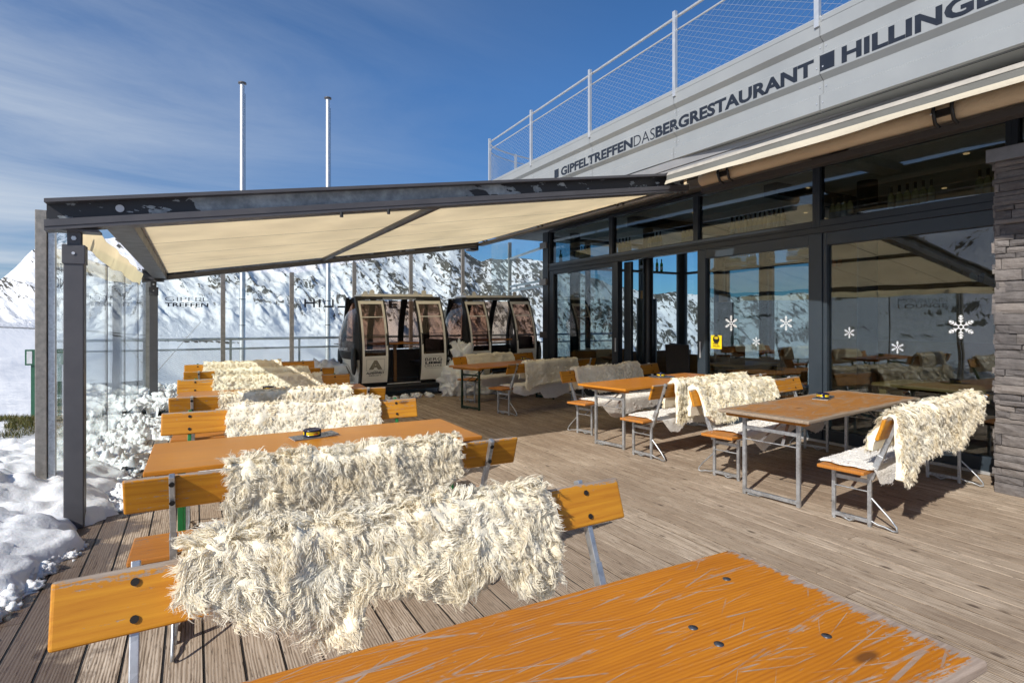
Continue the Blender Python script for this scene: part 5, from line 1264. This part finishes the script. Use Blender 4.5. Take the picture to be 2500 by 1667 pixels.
cab2 = copy_tree(cab1); cab2['label'] = 'beige and black gondola cabin beside the building corner, rear one of the pair'; cab2.location = (5.40, 11.47, .03); cab2.rotation_euler = (0, R(-1.1), R(-1)); cab2.scale = (1.0, 1.0, 1.01)

# ------------------------------------------------------------------ things inside the restaurant
def bottle_mesh(h=.31, r=.037):
    return [(r*.92, 0), (r, .008), (r, h*.58), (r*.92, h*.64), (r*.45, h*.72), (r*.36, h*.78), (r*.36, h*.97), (r*.40, h*.975), (r*.40, h), (.0, h)]
protos = {}
def bottle(kind, loc, lab, group, h=.325):
    if kind not in protos:
        rt = empty('bottle', (0, 0, 0)); MB().lathe(bottle_mesh(h), n=12).build('glass', M[{'g': 'bottle_g', 'c': 'bottle_c', 'b': 'bottle_b'}[kind]], rt)
        MB().lathe([(.0148, .0), (.0148, .075), (.0, .0755)], (0, 0, h*.765), 10).build('capsule', M['cap'], rt)
        MB().lathe([(.0376, 0), (.0376, .08)], (0, 0, .05), 12).build('label', M['paper_w'] if kind != 'b' else M['hood'], rt); protos[kind] = [rt, 0]
    rt, used = protos[kind]; o = rt if not used else copy_tree(rt); protos[kind][1] = 1
    o.location = loc; return tag(o, lab, 'bottle', group)
def ledge_bottles(pxs, kind, lab, grp):
    for px in pxs:
        y = onU(px, 600, 7.305)[1]; bottle(kind, (7.305, y, 2.857), lab, grp)
ledge_bottles(np.linspace(1787, 1912, 12), 'b', 'wine bottle in the row of twelve on the ledge above the right sliding door', 'twelve wine bottles above the right sliding door')
ledge_bottles(np.linspace(1586, 1612, 4), 'b', 'wine bottle of the four standing mid window above the open doorway', 'four wine bottles mid window above the open doorway')
ledge_bottles(np.linspace(1669, 1696, 4), 'b', 'wine bottle of the four at the right end above the open doorway', 'four wine bottles at the right end above the doorway')
ledge_bottles(np.linspace(1513, 1537, 4), 'b', 'dim wine bottle of the four at the left end above the open doorway', 'four dim wine bottles above the doorway')
ledge_bottles(np.linspace(1409, 1438, 6), 'b', 'wine bottle of the six in the upper window at the building corner', 'six wine bottles in the corner window')
ledge_bottles([1369], 'g', 'single green bottle beside the corner post of the upper window', None)
ledge_bottles(np.linspace(2033, 2075, 4), 'b', 'dark bottle of the four at the left end of the large upper window', 'four dark bottles in the large upper window')
ledge_bottles(np.linspace(2176, 2274, 6), 'b', 'dark bottle of the six in the middle of the large upper window', 'six dark bottles in the large upper window')
ledge_bottles(np.linspace(2392, 2432, 3), 'b', 'dark bottle of the three behind the window beside the stone pillar', 'three dark bottles beside the pillar')
def shelf_bottles(pxs, kinds, lab, grp, const, axis):
    for i, px in enumerate(pxs):
        p = onV(px, 660, const) if axis == 'y' else onU(px, 660, const); bottle(kinds[i % len(kinds)], (p[0], p[1], 2.832), lab, grp)
shelf_bottles([1566, 1577, 1583], 'gcg', 'bottle in the left trio on the far shelf seen through the open doorway', 'left trio on the far shelf', 10.82, 'y')
shelf_bottles([1592, 1604, 1615], 'ggg', 'green bottle standing apart on the far shelf seen through the open doorway', 'spaced green bottles on the far shelf', 10.82, 'y')
shelf_bottles(np.linspace(1758, 1825, 15), 'gggggggggggcccg', 'bottle in the long row on the far shelf behind the right sliding door', 'long bottle row on the far shelf', 11.28, 'x')
shelf_bottles(np.linspace(1833, 1843, 3), 'ggg', 'green bottle of the small trio between the two long shelf rows', 'small bottle trio on the far shelf', 11.28, 'x')
shelf_bottles(np.linspace(1867, 1888, 5), 'ggggg', 'green bottle in the row of five on the far shelf', 'row of five green bottles', 11.28, 'x')
shelf_bottles(np.linspace(1924, 1946, 7), 'ccccccc', 'clear bottle in the pale row near the right end of the far shelf', 'clear bottles on the far shelf', 11.28, 'x')
shelf_bottles(np.linspace(1951, 1978, 8), 'gggggggg', 'green bottle in the last row at the right end of the far shelf', 'last bottle row on the far shelf', 11.28, 'x')
# cylinder cabinets with wooden boxes
for (x, y, r, h, lab, lb2) in ((8.15, 8.80, .205, 2.02, 'black round cabinet with a column of dots seen through the open doorway', 'small wooden box standing on the black round cabinet in the doorway'), (9.6, 8.05, .18, 1.95, 'narrow black round cabinet half hidden by the sliding door frame', 'wooden box on the half hidden round cabinet')):
    c = empty('cabinet', (x, y, 0), 0, lab, 'cabinet', 'black round cabinets indoors'); MB().lathe([(r, 0), (r, h)], n=32).build('body', M['black'], c)
    d = MB(); av = math.atan2(-y, -x)
    for k in range(8): d.lathe([(.001, 0), (.032, 0), (.032, .004), (0, .004)], (0, 0, 0), 12); n_ = 48+24; 
    for k in range(8):
        pass
    d = MB()
    for k in range(8):
        z = .55+k*.18; cc = Vector((math.cos(av)*(r+.001), math.sin(av)*(r+.001), z)); t = Vector((-math.sin(av), math.cos(av), 0)); nn = Vector((math.cos(av), math.sin(av), 0))
        d.tube([cc, cc+nn*.003], .03, 14)
    d.build('dot', M['anthracite'], c)
    wb = empty('wooden_box', (x, y, h), R(25), lb2, 'box', 'wooden boxes on the cabinets'); q = MB().box((-.11, -.09, 0), (.11, .09, .17)); bo = q.build('box_body', M['wood_pale'], wb, .003); MB().box((-.025, -.096, .10), (.025, -.0905, .125)).build('grip_hole', M['hole'], bo)
# tables and chairs indoors
def in_table(x, y, rz, l, w, mat, lab):
    t = empty('table', (x, y, 0), rz, lab, 'table', 'tables inside the restaurant'); MB().box((0, 0, .73), (l, w, .77)).build('tabletop', mat, t, .004)
    MB().box((.08, .08, .64), (l-.08, .11, .73)).box((.08, w-.11, .64), (l-.08, w-.08, .73)).build('apron', mat, t)
    for a, b in ((.06, .06), (l-.15, .06), (.06, w-.15), (l-.15, w-.15)): MB().box((a, b, 0), (a+.09, b+.09, .729)).build('leg', mat, t, .003)
    return t
in_table(7.70, 2.62, 0, .95, 1.5, M['wood_pale'], 'pale wooden table behind the large window, its edge in the sun')
in_table(8.5, 6.7, R(8), 1.3, .85, M['wood_pale'], 'wooden table seen through the open doorway')
in_table(8.6, 4.7, R(0), 1.4, .85, M['wood_in'], 'brown table behind the right sliding door')
in_table(9.7, 2.6, 0, 1.4, .9, M['wood_in'], 'dark brown table deep behind the large window')
def chair(x, y, rz, lab):
    c = empty('chair', (x, y, 0), rz, lab, 'chair', 'dark high backed chairs indoors'); MB().box((-.22, -.22, .40), (.22, .22, .48)).build('seat', M['leather'], c, .015)
    P = [[(u, .20+.10*((z-.4)/.75)**2, z) for z in np.linspace(.40, 1.12, 8)] for u in (-.22, .22)]; MB().slab(P, (0, .05, 0)).build('backrest', M['leather'], c)
    for a, b in ((-.19, -.19), (.19, -.19), (-.19, .19), (.19, .19)): MB().box((a-.02, b-.02, 0), (a+.02, b+.02, .40)).build('leg', M['dark_in'], c)
chair(8.62, 8.05, R(70), 'dark high backed chair right of the black round cabinet'); chair(8.25, 7.95, R(120), 'dark chair close behind the black round cabinet'); chair(8.9, 5.85, R(10), 'dark chair at the brown table behind the right sliding door'); chair(9.3, 4.4, R(170), 'dark chair beyond the brown table behind the right sliding door')
# menu stand
mb_ = empty('menu_stand', (8.62, 6.95, .77), R(-30), 'small black menu stand on the table in the doorway', 'menu stand'); MB().box((-.14, -.01, 0), (.14, .01, .34)).build('board', M['black'], mb_); MB().box((-.10, -.04, 0), (.10, .04, .012)).build('foot', M['black'], mb_)
# butterflies of paper hanging behind the glass
for (px, py, U, mt, lab) in ((2043, 645, 7.5, 'orange', 'small orange paper butterfly behind the large window'), (1750, 664, 7.6, 'black', 'small dark paper butterfly below the bottle row'), (2388, 682, 7.25, 'hood', 'faint paper butterfly at the right of the large window')):
    p = onU(px, py, U); b = empty('paper_butterfly', p, R(-40), lab, 'butterfly', 'paper butterflies'); m = MB()
    for s in (-1, 1):
        m.slab([[(0, 0, -.02), (0, 0, .03)], [(s*.04, .012, -.035), (s*.05, .012, .075)], [(s*.055, .016, -.02), (s*.075, .02, .06)]], (0, .0015, 0))
    m.build('wings', M[mt], b); MB().tube([(0, 0, -.03), (0, 0, .045)], .004, 6).build('body', M['black'], b)

# ------------------------------------------------------------------ snowflake stickers and the wifi plate on the glass
def flake(px, py, d_px, lab, U=7.1105):
    p = onU(px, py, U); Y = p[0]*sT+p[1]*cT; r = d_px/2*Y/F*1.12; m = MB(); th = r*.075
    def seg(a, r0, r1, w, dy0=0, dy1=0):
        ca, sa = math.cos(a), math.sin(a)
        p0 = (r0*ca-dy0*sa, r0*sa+dy0*ca); p1 = (r1*ca-dy1*sa, r1*sa+dy1*ca); m.bar((0, p0[0], p0[1]), (0, p1[0], p1[1]), w, .0012, (1, 0, 0))
    for k in range(6):
        a = k*math.pi/3+math.pi/6; seg(a, r*.12, r, th)
        for f_, l_ in ((.38, .26), (.60, .28), (.80, .20)):
            for s in (-1, 1): seg(a, r*f_, r*(f_+l_*.62), th*.85, 0, s*r*l_*.62)
    for k in range(6):
        a = k*math.pi/3+math.pi/6; b = a+math.pi/3; m.bar((0, r*.2*math.cos(a), r*.2*math.sin(a)), (0, r*.2*math.cos(b), r*.2*math.sin(b)), th, .0012, (1, 0, 0))
    o = m.build('snowflake_sticker', M['white']); o.location = p; tag(o, lab, 'sticker', 'snowflake stickers on the glass')
flake(1386, 791, 16, 'small pale snowflake sticker on the left sliding door')
flake(1785, 789, 34, 'dense snowflake sticker above the yellow wifi plate', 7.0915)
flake(1919, 789, 32, 'white snowflake sticker at the right of the right sliding door', 7.0915)
flake(1846, 834, 20, 'small snowflake sticker low in the middle of the right sliding door', 7.0915)
flake(2073.5, 812, 24, 'small snowflake sticker at the left of the large window')
flake(2191, 848, 27, 'snowflake sticker low in the middle of the large window')
flake(2346, 798, 52, 'largest snowflake sticker, near the stone pillar')
p = onU(1749, 835, 7.0905); wf = empty('wifi_plate', p, 0, 'yellow square plate reading FREE WLAN on the right sliding door', 'sign')
Yw = p[0]*sT+p[1]*cT; hw, hh = 13.5*Yw/F*1.2, 16.5*Yw/F
MB().box((-.004, -hw, -hh), (0, hw, hh)).build('plate', M['yellow'], wf, .001)
m = MB(); fn = lambda a, b: (-.0046, hw-2*hw*a, -hh+2*hh*b)
text_on(m, 'FREE', fn, .03, .52, .13, .20, .31); m.build('lettering', M['black'], wf); m = MB(); text_on(m, 'WLAN', fn, .03, .62, .15, .19, .13); m.build('lettering', M['black'], wf); m = MB()
m.tube([(-.0042, 0, hh*.42), (-.0050, 0, hh*.42)], hw*.62, 24); m.build('badge', M['black'], wf); m = MB()
for rr_ in (.16, .30, .44): m.grid([[(-.0056, (q*hw)*math.cos(a), hh*.30+(q*hw)*math.sin(a)) for q in (rr_, rr_+.08)] for a in np.linspace(R(35), R(145), 9)])
m.build('wifi_arcs', M['yellow'], wf)
# ------------------------------------------------------------------ heaps of snow
def ico(sub):
    bm = bmesh.new(); bmesh.ops.create_icosphere(bm, subdivisions=sub, radius=1); V = np.array([v.co[:] for v in bm.verts]); Fq = [tuple(v.index for v in f.verts) for f in bm.faces]; bm.free(); return V, Fq
ICO = {k: ico(k) for k in (2, 3, 4)}
def blob(mb, c, r, sub=3, rough=.32, sq=(1, 1, .75)):
    V, Fq = ICO[sub]; o = rng.uniform(0, 50, 3); f = 1.5
    n = 1+rough*(np.abs(fbm(V[:, 0]*f+o[0], V[:, 1]*f+o[1], V[:, 2]*f+o[2], 4))*2.4-.5)+.22*fbm(V[:, 0]*3.3+o[1], V[:, 1]*3.3, V[:, 2]*3.3+o[2], 4)
    P = V*n[:, None]*np.array(sq)*r+np.array(c); mb.add(P.tolist(), Fq, True)
def clumps(mb, pts, n, rmin, rmax, spread, sub=2):
    for i in range(n):
        k = rng.uniform(0, len(pts)-1); j = int(k); p = np.array(pts[j])*(1-k+j)+np.array(pts[min(j+1, len(pts)-1)])*(k-j)
        r = rmin+(rmax-rmin)*rng.random()**3; q = p[:2]+rng.normal(0, spread, 2); z = (p[2] if len(p) > 2 else 0)*rng.random()
        blob(mb, (q[0], q[1], z+r*.35), r, sub, .45)
def heap(name, mb, lab):
    o = mb.build(name, M['snow'], recalc=False); return tag(o, lab, 'snow heap', None, 'stuff')
# bank along the deck's edge
xs = np.arange(-6.0, -.4, .035); ys = np.arange(2.0, 8.3, .035); Xs, Ys = np.meshgrid(xs, ys, indexing='ij')
xe = np.interp(Ys, [2.0, 3.2, 3.8, 4.4, 4.9, 5.35, 5.55, 5.9, 6.8, 7.3, 8.3], [-1.30, -1.08, -.98, -.86, -.72, -.84, -.66, -.56, -.58, -.90, -1.1])
bil = np.abs(fbm(Xs*2.6, Ys*2.6, 1.0, 5)); fine = np.abs(fbm(Xs*9, Ys*9, 3.0, 4))
d = xe-Xs+.22*fbm(Xs*1.7, Ys*1.7, 2.0, 4)+.05*fbm(Xs*8, Ys*8, 5.0, 3)
gap = np.exp(-((Xs+1.0)/.25)**2)*sstep(5.9, 6.3, Ys)*0
hgt = .10*sstep(0, .10, d)+.06*sstep(.1, .4, d)+.30*sstep(.25, 1.7, d+.45*fbm(Xs*.9, Ys*.9, 7., 3))*sstep(2.2, 4.5, Ys+.5)*(1-.75*sstep(6.9, 8.0, Ys))
hgt += (.10*bil+.028*fine)*sstep(.02, .35, d)
hgt = hgt*sstep(-.02, .03, d)-.03*(d < 0)-.10*sstep(3.2, 4.6, d)
hgt = np.where((Xs < DX0), hgt-.0, hgt)
P = np.stack([Xs, Ys, hgt], -1); na_, nb_ = Xs.shape; I = np.arange(na_*nb_).reshape(na_, nb_)
Fq = np.stack([I[:-1, :-1], I[1:, :-1], I[1:, 1:], I[:-1, 1:]], -1).reshape(-1, 4); keep = (hgt.ravel()[Fq] > -.025).any(1)
bank = MB(); bank.add(P.reshape(-1, 3).tolist(), [tuple(int(i) for i in f) for f in Fq[keep]], True)
clumps(bank, [(-1.15, 3.0), (-.98, 3.9), (-.85, 4.5), (-.72, 4.95)], 260, .008, .06, .05, 3)
clumps(bank, [(-.60, 5.7), (-.58, 6.4), (-.60, 7.0), (-.75, 7.5)], 260, .008, .06, .06, 3)
heap('snow_bank', bank, 'bank of lumpy snow along the deck edge at the near glass screen')
# the sheet has doubled unused verts; fine
def patch(xs, ys, hf):
    Xs, Ys = np.meshgrid(xs, ys, indexing='ij'); H_ = hf(Xs, Ys); P = np.stack([Xs, Ys, H_], -1); n1, n2 = Xs.shape; I = np.arange(n1*n2).reshape(n1, n2)
    Q = np.stack([I[:-1, :-1], I[1:, :-1], I[1:, 1:], I[:-1, 1:]], -1).reshape(-1, 4); k = (H_.ravel()[Q] > -.008).any(1); Q = Q[k]
    u, inv = np.unique(Q, return_inverse=True); return P.reshape(-1, 3)[u].tolist(), [tuple(int(v) for v in q) for q in inv.reshape(-1, 4)]
def crumbs(lo, hi, y0, y1, base):
    def hf(X, Y):
        c = fbm(X*3.0, Y*2.2, 11., 5)+.35*np.abs(fbm(X*11, Y*11, 4., 4))
        edge = np.interp(Y, [y0, (y0+y1)/2, y1], hi)-X; low = X-lo
        m = sstep(-.12, .30, edge+.35*c)*sstep(-.05, .1, low)
        h = (.14*np.abs(fbm(X*4.2, Y*4.2, 1., 5))+.09*np.abs(fbm(X*12, Y*12, 2., 4))+base)*m*sstep(-.05, .22, c+base)
        return np.where(h > .006, h, -.02)
    return hf
h2 = MB(); v_, f_ = patch(np.arange(-1.4, -.2, .016), np.arange(7.0, 10.9, .016), crumbs(-1.4, (-.62, -.40, -.55), 7.0, 10.9, .02)); h2.add(v_, f_, True)
clumps(h2, [(-.95, 7.3), (-.80, 8.2), (-.66, 9.2), (-.50, 10.0), (-.65, 10.6)], 420, .008, .06, .11, 3)
heap('snow_clumps', h2, 'scattered snow clumps on the deck along the glass screen')
h3 = MB(); v_, f_ = patch(np.arange(-1.4, .5, .018), np.arange(10.7, 14.1, .018), crumbs(-1.4, (-.35, -.05, .35), 10.7, 14.1, .13)); h3.add(v_, f_, True)
clumps(h3, [(-.85, 10.8, .1), (-.55, 11.7, .25), (-.35, 12.6, .35), (.1, 13.3, .25), (-.6, 13.5, .2)], 420, .015, .10, .18, 3)
heap('snow_clumps', h3, 'cauliflower snow clumps at the far left corner around the rear post')
h4 = MB()
for p, r, sq in (((5.02, 11.15, .28), .42, (1, .8, .9)), ((5.05, 11.3, .65), .30, (.9, .8, 1.2)), ((5.10, 11.42, .86), .20, (.8, .8, 1.2)), ((5.35, 11.0, .16), .30, (1, .8, .8)), ((4.80, 11.0, .14), .25, (1, .8, .8)), ((5.5, 10.85, .08), .22, (1.2, .8, .7))): blob(h4, p, r, 4, .42, sq)
heap('snow_heap', h4, 'tall heap of old snow between the two gondola cabins')
h5 = MB()
for p, r, sq in (((2.45, 12.6, .22), .48, (1.1, .8, 1.05)), ((2.75, 12.2, .1), .28, (1, 1, .8)), ((2.2, 12.9, .1), .3, (1, 1, 1)), ((2.55, 11.55, .04), .16, (1.3, 1, .8)), ((2.75, 11.25, .03), .12, (1.3, 1, .8))): blob(h5, p, r, 4, .35, sq)
heap('snow_heap', h5, 'rounded snow heap left of the nearer gondola cabin')
h6 = MB(); clumps(h6, [(3.0, 10.98), (3.5, 11.0), (4.0, 10.95), (4.35, 10.95)], 22, .03, .11, .06, 3)
heap('snow_clumps', h6, 'grubby snow lumps on the deck under the nearer gondola cabin')
# grass patch
gm_ = MB(); 
for i in range(11000):
    a = rng.normal(-2.5, .6); b = rng.normal(11.3, .8)
    if fbm(np.array([a*1.5]), np.array([b*1.5]), 9., 3)[0] < -.08: continue
    z = float(near_z(np.array([a]), np.array([b]))[0]); h = rng.uniform(.03, .10); dx, dy = rng.normal(0, .03, 2); w = .006; t = rng.uniform(0, 2*math.pi)
    wx, wy = w*math.cos(t), w*math.sin(t); gm_.add([(a-wx, b-wy, z-.02), (a+wx, b+wy, z-.02), (a+dx, b+dy, z+h)], [(0, 1, 2)], tint=float(rng.random()))
g_ = gm_.build('grass_patch', M['grass'], recalc=False); tag(g_, 'patch of mossy grass showing through the snow beyond the steel post', 'grass', None, 'stuff')
